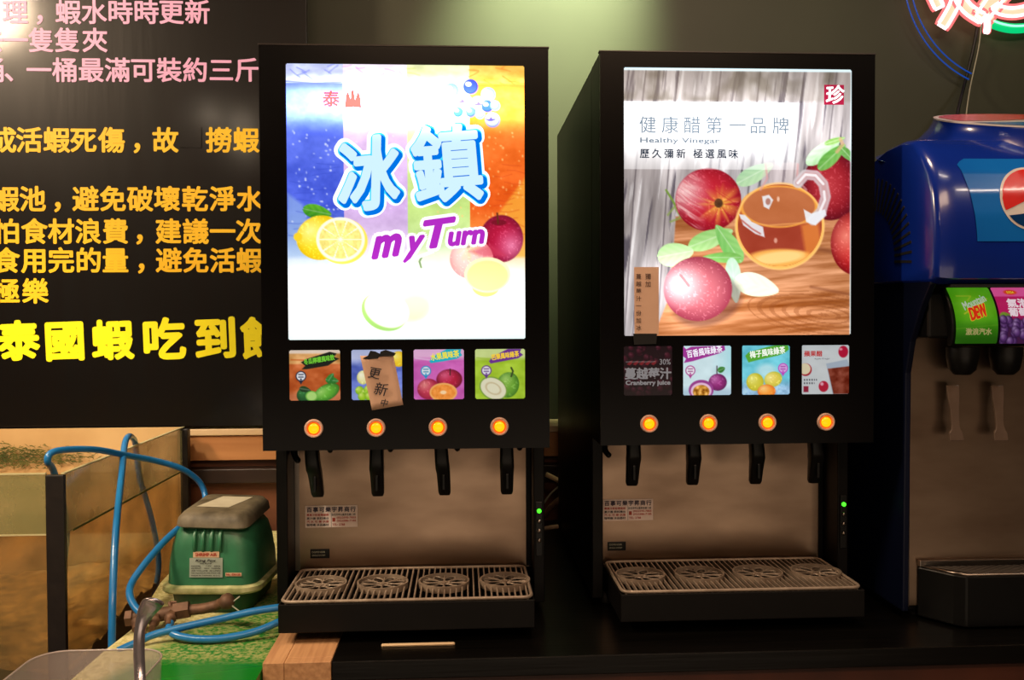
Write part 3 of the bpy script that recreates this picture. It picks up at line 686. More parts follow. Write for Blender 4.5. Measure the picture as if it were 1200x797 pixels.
# ================================================================== sign board with lettering
YB = 2.20
bz0 = at(150, 501, YB)[2]; bx1 = at(361, 200, YB)[0]
sb = empty('sign_board', (-1.2, YB, bz0), 'dark brown sign board with pink and yellow Chinese rules lettering on the left wall', 'sign')
MB().box(-2.0, bx1, YB, YB+.02, bz0, 2.9).build('board_panel', M['board'], sb, .002, world=True)
rows = [
 ('pink_text', 29, 14, 0.5, [('理',18),('，',55),('蝦',80),('水',110.5),('時',141),('時',171.5),('更',201),('新',231.5)]),
 ('pink_text', 29, 47, 0.5, [('去',-11),('一',18.5),('隻',48.5),('隻',79),('夾',111.5)]),
 ('pink_text', 29, 82, 0.5, [('桶',-9),('、',20),('一',46),('桶',76.5),('最',107),('滿',138),('可',168),('裝',198.5),('約',229),('三',259.5),('斤',289.5)]),
 ('amber_text', 30, 164, .7, [('成',4),('活',34.5),('蝦',66.5),('死',98),('傷',131),('，',169),('故',194),('撈',256.5),('蝦',288.5)]),
 ('amber_text', 30, 233, .7, [('蝦',7),('池',38.5),('，',76),('避',100.5),('免',132.5),('破',164.5),('壞',196),('乾',228.5),('淨',261),('水',292.5)]),
 ('amber_text', 30, 271, .7, [('怕',8),('食',40.5),('材',72),('浪',103.5),('費',135.5),('，',172),('建',197.5),('議',229.5),('一',261),('次',291.5)]),
 ('amber_text', 30, 305, .7, [('食',8),('用',40.5),('完',72),('的',104),('量',135.5),('，',174),('避',198),('免',229.5),('活',261),('蝦',292)]),
 ('amber_text', 30, 341, .7, [('極',8),('樂',41.5)]),
]
kk = YB/F
for (mk, em, y, b, chars) in rows:
    for ch, x in chars:
        mb = MB(); p = at(x, y, YB); put_char(mb, ch, p[0], p[2], em*kk, YB-.0012, b*kk*1.25, n=6)
        mb.build('character', M[mk], sb, world=True)
for ch, x, y, em in (('泰',22,399,47),('國',76,399,47),('蝦',132,398,47),('吃',192,397,50),('到',253,396,50),('飽',308,396,50)):
    mb = MB(); p = at(x, y, YB); put_char(mb, ch, p[0], p[2], em*kk, YB-.0012, 1.9*kk, rot=.03, n=8)
    mb.build('brush_character', M['yellow_text'], sb, world=True, label='bold yellow brush character')
p = at(222, 158, YB); MB().box(p[0]-.022, p[0]+.028, YB-.002, YB, p[2]-.03, p[2]+.018).build('patch', M['board'], sb, world=True, label='dark film patch covering one character')

# ================================================================== counter
CX0 = -0.285; YF = 1.30
ct = empty('counter', (0.5, 1.8, 0), 'dark wood laminate counter carrying the three drink machines', 'counter')
MB().box(-0.1885, 2.2, YF, 2.19, ZC-.028, ZC).build('worktop', M['counter'], ct, .0015, world=True)
MB().box(CX0+.028, 2.2, YF+.012, 2.17, 0.02, ZC-.029).build('cabinet', M['cabinet'], ct, world=True)
for (a, b_, c, d) in ((CX0, CX0+.030, YF, 2.19), (CX0+.0305, -0.189, YF+.02, 1.70), (CX0+.0305, -0.189, 1.7005, 2.19), (CX0+.0305, -0.189, YF, YF+.0195)):
    MB().box(a, b_, c, d, ZC-.028, ZC).build('oak_strip', M['oak'], ct, .001, world=True, label='light oak edging strip')
MB().box(CX0, -0.190, YF, YF+.011, 0.3, ZC-.0285).build('oak_front', M['oak_end'], ct, .001, world=True, label='light oak front board')
# thin pale strip on the counter in front of the left machine
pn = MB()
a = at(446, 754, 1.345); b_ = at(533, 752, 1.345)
pan = empty('pale_strip', ((a[0]+b_[0])/2, 1.357, ZC), 'thin pale strip lying on the dark counter in front of the left drink machine', 'strip')
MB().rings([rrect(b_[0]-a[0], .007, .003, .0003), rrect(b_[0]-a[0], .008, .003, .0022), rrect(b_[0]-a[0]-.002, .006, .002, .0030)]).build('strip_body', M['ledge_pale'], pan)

# ================================================================== drink dispensers
BACKW, BACKD, TOPZ, HZ = .436, .64, .898, .287
def plate(x0, x1, z0, z1, holes, y0, y1):
    mb = MB()
    xs = sorted({x0, x1, *[h[0] for h in holes], *[h[1] for h in holes]}); zs = sorted({z0, z1, *[h[2] for h in holes], *[h[3] for h in holes]})
    inh = lambda x, z: any(h[0] < x < h[1] and h[2] < z < h[3] for h in holes)
    cell = {}
    for i in range(len(xs)-1):
        for j in range(len(zs)-1):
            cell[i, j] = not inh((xs[i]+xs[i+1])/2, (zs[j]+zs[j+1])/2)
    for (i, j), solid in cell.items():
        if not solid: continue
        a, b, c, d = xs[i], xs[i+1], zs[j], zs[j+1]
        mb.add([(a,y0,c),(b,y0,c),(b,y0,d),(a,y0,d)], [(0,1,2,3)]); mb.add([(a,y1,c),(b,y1,c),(b,y1,d),(a,y1,d)], [(3,2,1,0)])
        for (di, dj, q) in ((-1,0,[(a,c),(a,d)]),(1,0,[(b,c),(b,d)]),(0,-1,[(a,c),(b,c)]),(0,1,[(a,d),(b,d)])):
            if not cell.get((i+di, j+dj), False):
                (x_, z_), (x2, z2) = q
                mb.add([(x_,y0,z_),(x2,y0,z2),(x2,y1,z2),(x_,y1,z_)], [(0,1,2,3)])
    return mb

def dispenser(cx, fy, label, group, poster, cards, tap_px, sticker_x, tilt, lift):
    """poster: dict(x0,y0,x1,y1 print frame, painter, lamps, base)"""
    r = empty('drink_dispenser', (cx, fy, ZC), label, 'drink dispenser', group)
    w = BACKW/2
    # print frame to local coordinates
    P = poster['frame']; px0, py0, px1, py1 = P
    lx0, lx1 = poster['lx']; lz1, lz0 = poster['lz']
    fx = lambda X: lx0+(X-px0)*(lx1-lx0)/(px1-px0)
    fz = lambda Y: lz1+(Y-py0)*(lz0-lz1)/(py1-py0)
    sc = (lx1-lx0)/(px1-px0)
    holes = [(lx0, lx1, lz0, lz1)]
    cz0, cz1 = poster['cz']
    cards_x = poster['cx']
    for c0 in cards_x: holes.append((c0, c0+.0765, cz0, cz1))
    plate(-w, w, HZ, TOPZ, holes, 0, .004).build('front_plate', M['black_front'], r)
    case = MB()
    case.box(-w, w, .0085, .094, HZ, TOPZ); 
    case.build('header_case', M['black_case'], r, .0015)
    e = .0012
    MB().box(-w-e, w+e, -.001, .012, TOPZ, TOPZ+.0025).build('top_edge_trim', M['lit_lip'], r, .0008)
    MB().box(-w, -w+.018, .0945, BACKD, .018, TOPZ-.001).build('side_panel', M['black_case'], r, .0015)
    MB().box(w-.018, w, .0945, BACKD, .018, TOPZ-.001).build('side_panel', M['black_case'], r, .0015)
    MB().box(-w+.0185, w-.0185, .0945, BACKD, TOPZ-.012, TOPZ-.001).build('top_panel', M['black_case'], r)
    MB().box(-w+.0185, w-.0185, BACKD-.008, BACKD, .018, TOPZ-.013).build('rear_panel', M['black_case'], r)
    MB().box(-w+.0185, w-.0185, .0945, .20, HZ+.004, HZ+.012).build('underside', M['black_case'], r)
    MB().box(-w+.0185, w-.0185, .16, .163, .06, HZ+.003).build('backsplash', M['steel'], r, label='brushed steel splash back')
    MB().box(-w+.0185, w-.0185, .164, BACKD-.009, .018, .04).build('floor_pan', M['black_case'], r)
    for sx in (-1, 1):
        MB().box(*sorted((sx*(w-.0185), sx*(w-.026))), .157, .1598, .062, HZ+.003).build('corner_strip', M['steel_edge'] if sx < 0 else M['black_case'], r)
    for (fx_, fy_) in ((-w+.03, .13), (w-.03, .13), (-w+.03, BACKD-.04), (w-.03, BACKD-.04)):
        MB().lathe([(.012,0),(.014,.003),(.012,.0178)], (fx_, fy_, 0)).build('foot', M['black_rubber'], r, smooth=True)
    # poster
    cv = Canvas(px0, py0, px1, py1, 1.0)
    poster['paint'](cv)
    lm = [(fx(x), fz(y), sx*sc, sy*sc, g) for (x, y, sx, sy, g) in poster['lamps']]
    pm = backlit('backlit_poster', lm, poster['base'])
    panel = cv.mesh('lightbox_poster', fx, fz, .0018, pm, r, 2.0, label=poster['label'])
    ink = lambda c: backlit('backlit_ink', lm, poster['base'], c)
    LSTEP[0] = 0.0; poster['text'](panel, fx, fz, sc, ink)
    # flavour cards
    for i, (kind, level, clabel) in enumerate(cards):
        c = Canvas(0, 0, 58, 58, .62); paint_small(kind, c)
        x0 = cards_x[i]; s2 = .0765/58
        gx = lambda X, x0=x0: x0+X*s2
        gz = lambda Y: cz1-Y*(cz1-cz0)/58
        o = c.mesh('flavour_card', gx, gz, .0018, glow('backlit_card', None, level), r, 2.2, label=clabel)
        card_text(kind, o, gx, gz, s2, level)
    LSTEP[0] = 2.0e-5
    # buttons
    for i in range(4):
        bx = -.1407+.0940*i+poster.get('bdx', 0); bz = .3205
        b = MB().lathe([(.0100,-.0035),(.0137,-.0035),(.0142,.0005),(.0142,.0022),(.0128,.0038),(.0108,.0034),(.0104,.001)], (bx, 0, bz), 'y', 28)
        b = MB().lathe([(.0104,0),(.0142,0),(.0142,.0022),(.0130,.0038),(.0112,.0036),(.0104,.0012)], (bx, 0, bz), 'y', 28).build('button', M['bezel'], r, smooth=True, autos=True)
        MB().lathe([(.0104,0),(.0104,.0010),(.0085,.0016),(.0078,.0016)], (bx, -.0001, bz), 'y', 28).build('button_ring', glow_orange, b, smooth=True)
        MB().lathe([(.0078,.001),(.0077,.0030),(.0062,.0042),(.003,.0047),(.0004,.0048)], (bx, 0, bz), 'y', 28).build('button_lens', glow_yellow, b, smooth=True)
    # taps
    for i, px in enumerate(tap_px):
        x = at(px, 560, fy+.048)[0]-cx
        tl = tilt[i]
        rr = []
        for (dz, dy, ww, dd) in ((.300,.040,.020,.022),(.262,.036,.0215,.024),(.246,.038,.0222,.0245),(.238,.041,.021,.022),(.225,.046,.0205,.019),(.205,.052,.0195,.016),(.2005,.053,.0165,.013)):
            xo = x+(-tl*(dz-.20) if dz > .24 else -tl*.03*(dz-.20)/.04) 
            dz = dz+lift*(1 if dz < .25 else .3 if dz < .28 else 0)
            rr.append([(a+xo, b+dy, c+dz) for (a, b, c) in rrect(ww, dd, .0045, 0, 3)])
        t = MB().rings(rr).build('tap', M['black_plastic'], r, smooth=True, autos=True)
        MB().box(x-.0022-tl*.02, x+.0022-tl*.02, .030, .036, .212+lift, .236+lift).build('tap_rib', M['black_plastic'], t, .0008)
        nx = x+.012+.004*i
        MB().lathe([(.011,.30),(.011,.284),(.004,.270),(.002,.268)], (nx, .105, 0)).build('nozzle', M['black_plastic'], r, smooth=True)
    MB().tube(spline([(-w+.022,.13,.285),(-w+.026,.12,.262),(-w+.034,.115,.252)],4), [.006]*4+[.005]*4+[.003]).build('hose_clip', M['black_plastic'], r, smooth=True)
    # drip tray
    tw = .192
    tr = MB()
    tr.box(-tw, tw, -.030, -.027, .018, .061); tr.box(-tw, tw, .152, .155, .018, .061)
    tr.box(-tw, -tw+.003, -.027, .152, .018, .061); tr.box(tw-.003, tw, -.027, .152, .018, .061); tr.box(-tw+.003, tw-.003, -.027, .152, .018, .022)
    tray = tr.build('drip_tray', M['tray'], r, .0012)
    R_ = .0022
    rim = spline([(x, y, .0635) for (x, y, z) in rrect(2*tw-.008, .176, .014, 0, 4, (0, .0625))], 1, True)
    MB().tube(rim, .0028, 6, True).build('grill_rim', M['grill'], tray, smooth=True)
    ctr = [(-tw+.049+.098*i, .066) for i in range(4)]
    rc = .0395
    nb = 41
    for k in range(nb):
        x = -tw+.010+(2*tw-.020)*k/(nb-1)
        segs = [(-.024, .149)]
        for (cx_, cy_) in ctr:
            d = abs(x-cx_)
            if d < rc:
                h = math.sqrt(rc*rc-d*d); segs = [(-.024, cy_-h), (cy_+h, .149)]
        for (a, b) in segs:
            if b-a > .004: MB().box(x-.0011, x+.0011, a, b, .0575, .0635).build('grill_bar', M['grill'], tray)
    for (cx_, cy_) in ctr:
        mb = MB()
        prof = [(rc-.0012,.056),(rc+.0012,.056),(rc+.0014,.0665),(rc-.0014,.0665)]
        rings_ = [[(cx_+q*math.cos(a), cy_+q*math.sin(a), z) for (q, z) in prof] for a in [2*PI*k/36 for k in range(36)]]
        mb.rings(rings_, False, True)
        mb.build('grill_ring', M['grill'], tray)
        mb = MB()
        for k in range(8):
            a = 2*PI*k/8+PI/8
            if k % 1 == 0:
                ca, sa = math.cos(a), math.sin(a)
                pet = [(cx_+ca*u-sa*v, cy_+sa*u+ca*v, .0615) for (u, v) in [(.0225+.0145*math.cos(t), .0078*math.sin(t)) for t in [2*PI*j/14 for j in range(14)]]]
                mb.tube(pet, .0013, 5, True)
            a += PI/8
            mb.tube([(cx_+.004*math.cos(a), cy_+.004*math.sin(a), .0615), (cx_+rc*math.cos(a), cy_+rc*math.sin(a), .0615)], .0014, 5)
        mb.lathe([(.005,.0595),(.005,.0635),(.001,.0635)], (cx_, cy_, 0))
        mb.build('grill_flower', M['grill'], tray)
    # status lights on the right post
    lx = w-.009
    led = MB().rings([[(a+lx, .0915, c) for (a, c) in q] for q in ([(-.0055,.095),(.0055,.095),(.0055,.185),(-.0055,.185)],)] + [[(a+lx, .0945, c) for (a, c) in [(-.0055,.095),(.0055,.095),(.0055,.185),(-.0055,.185)]]]).build('light_strip', M['black_plastic'], r, .0008)
    MB().lathe([(.0036,0),(.0036,.002),(.002,.0035),(.0003,.0036)], (lx, .0915, .170), 'y', 14).build('green_light', glow_green, led, smooth=True)
    for z in (.153,.137,.121):
        MB().lathe([(.0036,0),(.0036,.0015),(.002,.003),(.0003,.0030)], (lx, .0915, z), 'y', 14).build('switch_screw', M['steel_edge'], led, smooth=True)
    # sticker and tag on the splash back
    sx0 = sticker_x; sz1, sz0 = .1705, .1335; sw = .088; yy = .1588
    st = MB().box(sx0, sx0+sw, yy, .1598, sz0, sz1).build('sticker', M['sticker_paper'], r, label='worn pale sticker with red and black Chinese print')
    mb = MB()
    for i, ch in enumerate('百事可樂宇昇商行'): put_char(mb, ch, sx0+.007+.0105*i, sz1-.0065, .0095, yy-.0003, .0003, n=4)
    mb.build('lettering', M['ink_violet'], st)
    mr_, md = MB(), MB()
    for (mb, z, s1) in ((mr_, sz1-.0155, '專業冷飲設備維修'), (md, sz1-.0215, '果汁機 飲料機台'), (mr_, sz1-.027, '汽 水 可 樂 供應'), (md, sz1-.0325, '咖啡機 冰品器材')):
        put_text(mb, s1, sx0+.021, z, .037, .0042, yy-.0003, .00012, n=4)
    put_text(md, '台北市中山區民生路二段', sx0+.0645, sz1-.0155, .040, .004, yy-.0003, .00012, n=4)
    mr_.box(sx0+.0455, sx0+.0505, yy-.0004, yy, sz1-.0275, sz1-.021)
    put_text(mr_, '(02)2595-7855', sx0+.069, sz1-.0212, .032, .0040, yy-.0003, .0002, n=4)
    put_text(mr_, '(02)2586-7185', sx0+.069, sz1-.0265, .032, .0040, yy-.0003, .0002, n=4)
    put_text(mr_, 'TEL: 2788', sx0+.056, sz1-.0325, .021, .0036, yy-.0003, .00015, n=4)
    mr_.build('red_lettering', M['ink_red'], st); md.build('dark_lettering', M['ink_dark'], st)
    MB().box(sx0+.0435, sx0+.0440, yy-.0003, yy, sz0, sz1-.012).build('divider_line', M['ink_dark'], st)
    tg = MB().box(sx0+.008, sx0+.040, .1578, .1598, .081, .0965).build('maker_tag', M['black_plastic'], r, .0006, label='small black maker tag')
    mb = MB(); put_text(mb, 'DISPENSER', sx0+.022, .0918, .022, .003, .1575, 0); put_text(mb, 'SINGLE SYSTEM', sx0+.022, .0862, .022, .0026, .1575, 0); mb.build('lettering', M['wire_white'], tg)
    return r, fx, fz, sc

glow_orange = glow('orange_button_glow', (255,92,2), 1.1)
glow_yellow = glow('yellow_button_glow', (255,158,6), 1.9)
glow_green = glow('green_indicator', (70,255,40), 2.2)
def card_text(kind, o, gx, gz, s, level):
    T = {'gourd':('冬瓜檸檬風味飲',34,11,35,6.6,.16,(120,206,60)), 'lemon':None, 'fruit':('水果風味茶',36,7,33,8,.14,(250,236,60)),
         'guava':('芭樂風味綠茶',35,7.5,32,6.8,.14,(252,214,60)), 'passion':('百香風味綠茶',26,6.5,43,9,.16,(244,240,250)),
         'plum':('梅子風味綠茶',31,8,43,8.6,.14,(246,250,240)), 'apple_vinegar':('蘋果醋',14,10,22,6.6,0,(206,60,60))}
    if kind == 'cranberry':
        m = glow('card_ink', (214,206,206), level); mb = MB()
        for i, ch in enumerate('蔓越莓汁'): put_char(mb, ch, gx(8+14*i), gz(32), 14.2*s, .0013, .5*s, n=6)
        put_text(mb, 'Cranberry juice', gx(29), gz(43.5), 53*s, 6.6*s, .0013, .35*s, n=6)
        put_text(mb, '30%', gx(49.5), gz(18.5), 13*s, 6.5*s, .0013, .1*s, n=4)
        mb.build('lettering', m, o); return
    t = T.get(kind)
    if not t: return
    mb = MB(); put_text(mb, t[0], gx(t[1]), gz(t[2]), t[3]*s, t[4]*s, .0013, .22*s, rot=t[5], n=6); mb.build('lettering', glow('card_ink', t[6], level), o)
    if kind == 'apple_vinegar':
        mb = MB(); put_text(mb, 'Apple Vinegar', gx(25), gz(16.3), 19*s, 2.4*s, .0013, 0); mb.build('lettering', glow('card_ink', (90,80,90), level), o)

def text_ice(panel, fx, fz, sc, ink):
    def layer(y, bold, col, dx=0, dy=0, n=14, name='title_lettering', sh=0.0):
        mb = MB()
        put_text(mb, '冰', fx(430+dx), fz(202+dy), 72*sc, 84*sc, y, bold*sc, rot=.10, shear=.16, n=n)
        put_text(mb, '鎮', fx(523+dx), fz(190+dy), 78*sc, 88*sc, y, bold*sc, rot=.08, shear=.0, n=n)
        mb.build(name, ink(col), panel)
    layer(.00160, 9.6, (250,252,255), n=40, name='title_halo')
    layer(.00145, 6.0, (60,206,240), 1, 1, n=32, name='title_outline')
    layer(.00130, 4.6, (0,112,214), 1.8, 2.0, n=26, name='title_outline')
    layer(.00115, 2.5, (196,224,232), -.8, -.8, n=18, name='title_lettering')
    for y, b, c, nm in ((.00110, 4.6, (252,244,252), 'word_halo'), (.00085, 1.45, (170,44,184), 'word_lettering')):
        mb = MB()
        put_text(mb, 'm', fx(450), fz(287), 35*sc, 23*sc, y, b*sc*1.5, rot=.14, shear=.45, n=14)
        put_text(mb, 'y', fx(482), fz(291), 28*sc, 30*sc, y, b*sc*1.1, rot=.1, shear=.5, n=12)
        put_text(mb, 'T', fx(515), fz(271), 37*sc, 31*sc, y, b*sc*1.25, rot=.14, shear=.3, n=14)
        put_text(mb, 'urn', fx(545), fz(277), 42*sc, 15*sc, y, b*sc*1.05, rot=.08, shear=.25, n=12)
        mb.tube([(fx(x), y+.0002, fz(v)) for x, v in ((468,306),(472,309),(480,303),(495,297),(506,293))], .9*sc*b/1.7, 4)
        mb.build(nm, ink(c), panel)
    mb = MB(); put_text(mb, '泰', fx(386.5), fz(114.5), 19*sc, 18*sc, .0012, .6*sc, n=8)
    q = [(402.5,125),(403.5,112),(405,107),(407,107.5),(409,118),(410,105.5),(411.5,104),(413,105),(415,118),(417,108),(419,107),(420.5,112),(422,125)]
    v = [(fx(x), .0012, fz(y)) for x, y in q]
    c = (fx(412), .0012, fz(124))
    mb.add(v+[c], [(i, i+1, len(v)) for i in range(len(v)-1)])
    mb.build('maker_mark', ink((108,44,40)), panel, label='red maker mark of two characters')
def text_vinegar(panel, fx, fz, sc, ink):
    mb = MB()
    for ch, x in (('健',758.5),('康',784.5),('醋',810),('第',835.5),('一',863),('品',887),('牌',913.5)):
        put_char(mb, ch, fx(x), fz(144.5), 20.5*sc, .0012, .22*sc, n=4)
    put_text(mb, 'Healthy Vinegar', fx(796), fz(163.5), 92*sc, 7.5*sc, .0012, .3*sc, n=4)
    mb.build('title_lettering', ink((92,102,112)), panel)
    mb = MB()
    for ch, x in (('歷',755),('久',769),('彌',783),('新',797),('極',817),('選',830.5),('風',844.5),('味',858)):
        put_char(mb, ch, fx(x), fz(178), 11.5*sc, .0012, .22*sc, n=4)
    mb.build('subtitle_lettering', ink((34,44,58)), panel)
    s = MB().add([(fx(964.5),.0013,fz(119.5)),(fx(988),.0013,fz(119.5)),(fx(988),.0013,fz(96)),(fx(964.5),.0013,fz(96))], [(0,1,2,3)]).build('maker_mark', ink((150,16,54)), panel, label='red square maker mark with a white character')
    mb = MB(); put_char(mb, '珍', fx(976.5), fz(107.5), 22*sc, .0008, .55*sc, rot=.06, n=6, shear=.1); mb.build('mark_lettering', ink((250,250,250)), panel)

C1 = (at(306,300,1.40)[0]+at(643,300,1.40)[0])/2
C2 = (at(703,300,1.415)[0]+at(1025,300,1.415)[0])/2
print('centres', C1, C2)
d1, fx1, fz1, sc1 = dispenser(C1, 1.40,
    'black drink dispenser at the left with a colourful fruit poster and a hanging note', 'lit black drink dispensers',
    dict(frame=(334,74,615,397), lx=(-.1782,.1812), lz=(.8713,.4550), cz=(.3630,.4395), cx=(-.1774,-.0839,.0103,.1040), bdx=-.0005,
         paint=paint_ice, text=text_ice, base=1.05, label='backlit fruit drink poster',
         lamps=[(474,119,170,20,14.0),(470,345,150,34,.8)]),  # glare haze over the print is put into the upper tube's gain
    [('gourd',.75,'orange card with green gourd'),('lemon',.75,'blue card half hidden by the note'),('fruit',.75,'pink card with red fruit and orange half'),('guava',.75,'green card with guava')],
    (372,442.5,521,594), at(358,625,1.56)[0]-C1, (.08,.0,.06,.01), .006)
d2, fx2, fz2, sc2 = dispenser(C2, 1.415,
    'black drink dispenser in the middle with an apple vinegar poster', 'lit black drink dispensers',
    dict(frame=(731,78,997,392), lx=(-.1805,.1808), lz=(.8750,.4583), cz=(.3645,.4420), cx=(-.1812,-.0876,.0063,.1020), bdx=-.0008,
         paint=paint_vinegar, text=text_vinegar, base=1.05, label='backlit apple vinegar poster',
         lamps=[(850,138,140,40,2.0),(800,335,52,34,2.0),(870,372,110,40,.7)]),
    [('cranberry',.28,'dark unlit cranberry card'),('passion',.85,'pale card with passion fruit'),('plum',.85,'turquoise card with yellow plums'),('apple_vinegar',.62,'white card with apple vinegar glass')],
    (741,812,886,955), at(706.5,614,1.575)[0]-C2, (.0,.03,.04,.05), .014)

# ---- paper notes
n1 = empty('paper_note', (fx1(447)+C1, 1.398, ZC+.36), 'slanted kraft paper note with three handwritten characters over the left machine cards', 'note')
def note_pt(px, py, dy=0.0): 
    p = at(px, py, 1.3965+dy); return (p[0], p[1], p[2])
g = [(422,417),(461,416.5),(473,473),(464,476),(460,478),(436,481)]
mb = MB(); G = []
for i in range(9):
    t = i/8; row = []
    L_ = (422+14*t, 423-(5)*0+58*t-6*(1-t)); R2 = (461+11.5*t, 416.5+58*t)
    for j in range(7):
        s_ = j/6; x = L_[0]*(1-s_)+R2[0]*s_; y = L_[1]*(1-s_)+R2[1]*s_
        row.append(note_pt(x, y, -.0012*math.sin(s_*5+t*4)-.0012))
    G.append(row)
vs = [p for r_ in G for p in r_]; fs = [(i*7+j, i*7+j+1, (i+1)*7+j+1, (i+1)*7+j) for i in range(8) for j in range(6)]
mb.add(vs, fs); o = mb.build('paper_sheet', M['kraft'], n1, world=True, smooth=True)
sm = o.modifiers.new('thickness', 'SOLIDIFY'); sm.thickness = .0003
mb = MB()
for ch, x, y, em in (('更',438.5,437,14.5),('新',446,456,16),('中',450,472,9.5)):
    p = note_pt(x, y, -.0042); put_char(mb, ch, p[0], p[2], em*1.4/F, p[1], .00012, rot=-.18, n=4, shear=.12)
mb.build('handwriting', M['pen'], n1, world=True)
for q in ([(425,420),(431,417),(434,411),(440,412),(446,415),(443,420),(432,421)], [(446,412),(452,410),(464,414),(462,417),(450,417),(444,418)]):
    v = [note_pt(x, y, -.003) for x, y in q]; v2 = [note_pt(x, y, -.0008) for x, y in q]
    MB().rings([v, v2]).build('tape', M['tape'], n1, world=True, label='torn black tape')
n2 = empty('paper_note', (at(757,350,1.41)[0], 1.412, ZC+.46), 'narrow upright kraft paper strip taped at the corner of the apple poster', 'note')
def np2(px, py, dy=0.0): return at(px, py, 1.4125+dy)
a, b_, c, d = np2(743,313), np2(772,313), np2(772,392.5), np2(743.5,392.5)
o = MB().add([a, b_, c, d], [(0,1,2,3)]).build('paper_sheet', M['kraft'], n2, world=True); o.modifiers.new('thickness','SOLIDIFY').thickness = .0003
mb = MB()
for i, ch in enumerate('蔓越莓汁一份加冰'):
    p = np2(748.5, 324+i*8.6, -.0012); put_char(mb, ch, p[0], p[2], 6.4*1.41/F, p[1], .0001, n=4)
for ch, y in (('獨',324),('加',333)):
    p = np2(759.5, y, -.0012); put_char(mb, ch, p[0], p[2], 7.2*1.41/F, p[1], .0001, n=4)
mb.build('handwriting', M['pen_faint'], n2, world=True)
v = [np2(x, y, -.001) for x, y in ((742,391),(770,391),(769,403),(743,404))]; v2 = [np2(x, y, .0) for x, y in ((742,391),(770,391),(769,403),(743,404))]
MB().rings([v, v2]).build('tape', M['tape'], n2, world=True, label='glossy dark tape')

# ================================================================== fish tank
TX = -0.648; TY0, TY1 = 1.52, 2.165; TZ0, TZ1 = 0.78, 1.151; TXL = -1.75; WZ = 1.053
tk = empty('fish_tank', (-1.1, 1.85, TZ0), 'glass fish tank with algae, murky water and dark corner edges at the left', 'fish tank')
gfilm_hi = film('scummed_glass', (172,166,116), .48, .35, 9, (150,146,96), .14)
gfilm_lo = film('murky_glass', (160,140,100), .22, .3, 14, (110,96,66), .16)
t_ = .005
for nm, z0, z1, m_ in (('glass_pane', WZ, TZ1, gfilm_hi), ('glass_pane', TZ0+.006, WZ-.0005, gfilm_lo)):
    MB().box(TXL, TX-.03, TY0, TY0+t_, z0, z1).build(nm, m_, tk, world=True)
    MB().box(TX-t_, TX, TY0+.008, TY1-.02, z0, z1).build(nm, m_, tk, world=True)
MB().box(TXL, TX-.03, TY0-.0004, TY0+t_+.0004, TZ1, TZ1+.0022).build('glass_edge', M['tank_rim'], tk, world=True)
MB().box(TX-t_-.0004, TX+.0004, TY0, TY1, TZ1, TZ1+.0022).build('glass_edge', M['tank_rim'], tk, world=True)
MB().box(TX-.030, TX-.0005, TY0-.002, TY0+.008, TZ0+.001, TZ1-.001).build('corner_edge', M['tank_edge'], tk, .0015, world=True)
MB().box(TX-.006, TX+.012, TY1-.018, TY1+.004, TZ0+.001, TZ1-.002).build('corner_edge', M['tank_edge'], tk, .0015, world=True)
MB().box(TXL, TX-.007, TY1, TY1+.012, TZ0+.001, TZ1).build('back_wall', M['tank_back'], tk, world=True)
MB().box(TXL, TX, TY0, TY1+.01, TZ0-.006, TZ0+.0005).build('tank_floor', M['stand'], tk, world=True)
# water
water_m = film('murky_water', (170,140,92), .14, .15, 6, (92,78,40), .12, tint=(.97,.91,.78))
MB().box(TXL+.002, TX-t_-.001, TY0+t_+.001, TY1-.0205, TZ0+.05, WZ).build('water', water_m, tk, world=True)
MB().box(TX-.0002, TX+.0006, TY0+.03, TY1-.02, WZ-.002, WZ+.0018).build('waterline_stain', M['algae'], tk, world=True)
MB().box(TXL, TX-.03, TY0-.0008, TY0-.0001, WZ-.0015, WZ+.0010).build('waterline_stain', M['tank_rim'], tk, world=True)
# gravel bed with uneven top
mb = MB(); nx_, ny_ = 60, 40; rs = np.random.RandomState(3); H = rs.rand(ny_+1, nx_+1)
vs = []
for j in range(ny_+1):
    for i in range(nx_+1):
        x = TXL+.01+(TX-.02-TXL)*i/nx_; y = TY0+.012+(TY1-TY0-.04)*j/ny_
        vs.append((x, y, TZ0+.030+.012*H[j, i]+.03*math.sin(x*7+y*5)**2))
mb.add(vs, [(j*(nx_+1)+i, j*(nx_+1)+i+1, (j+1)*(nx_+1)+i+1, (j+1)*(nx_+1)+i) for j in range(ny_) for i in range(nx_)])
mb.build('gravel_bed', M['gravel'], tk, world=True, smooth=True)['kind'] = 'stuff'
# algae tufts on the back wall near the waterline
mb = MB(); rng = random.Random(9)
for k in range(900):
    px = rng.triangular(-60, 120, 5); y = 536+rng.gauss(0, 8)*(1.0-.6*max(0, px)/120)
    p = at(px, min(max(y, 512), 549), TY1-.004); a = rng.uniform(0, PI); l = rng.uniform(.004, .012)
    dx, dz = l*math.cos(a), l*math.sin(a)*.6
    mb.add([(p[0]-dx, p[1]-.001, p[2]-dz), (p[0]+dx, p[1]-.004, p[2]+dz), (p[0]+dx*.2, p[1]-.003, p[2]+.003)], [(0,1,2)])
mb.build('algae_growth', M['algae'], tk, world=True)['kind'] = 'stuff'
st = empty('tank_stand', (-1.2, 1.85, 0), 'brown wooden stand under the fish tank', 'stand')
MB().box(TXL, TX+.02, TY0-.01, TY1+.015, TZ0-.05, TZ0-.0065).build('stand_top', M['stand'], st, world=True)
MB().box(TXL, TX, TY0+.01, TY1, 0.0, TZ0-.051).build('stand_body', M['stand'], st, world=True)

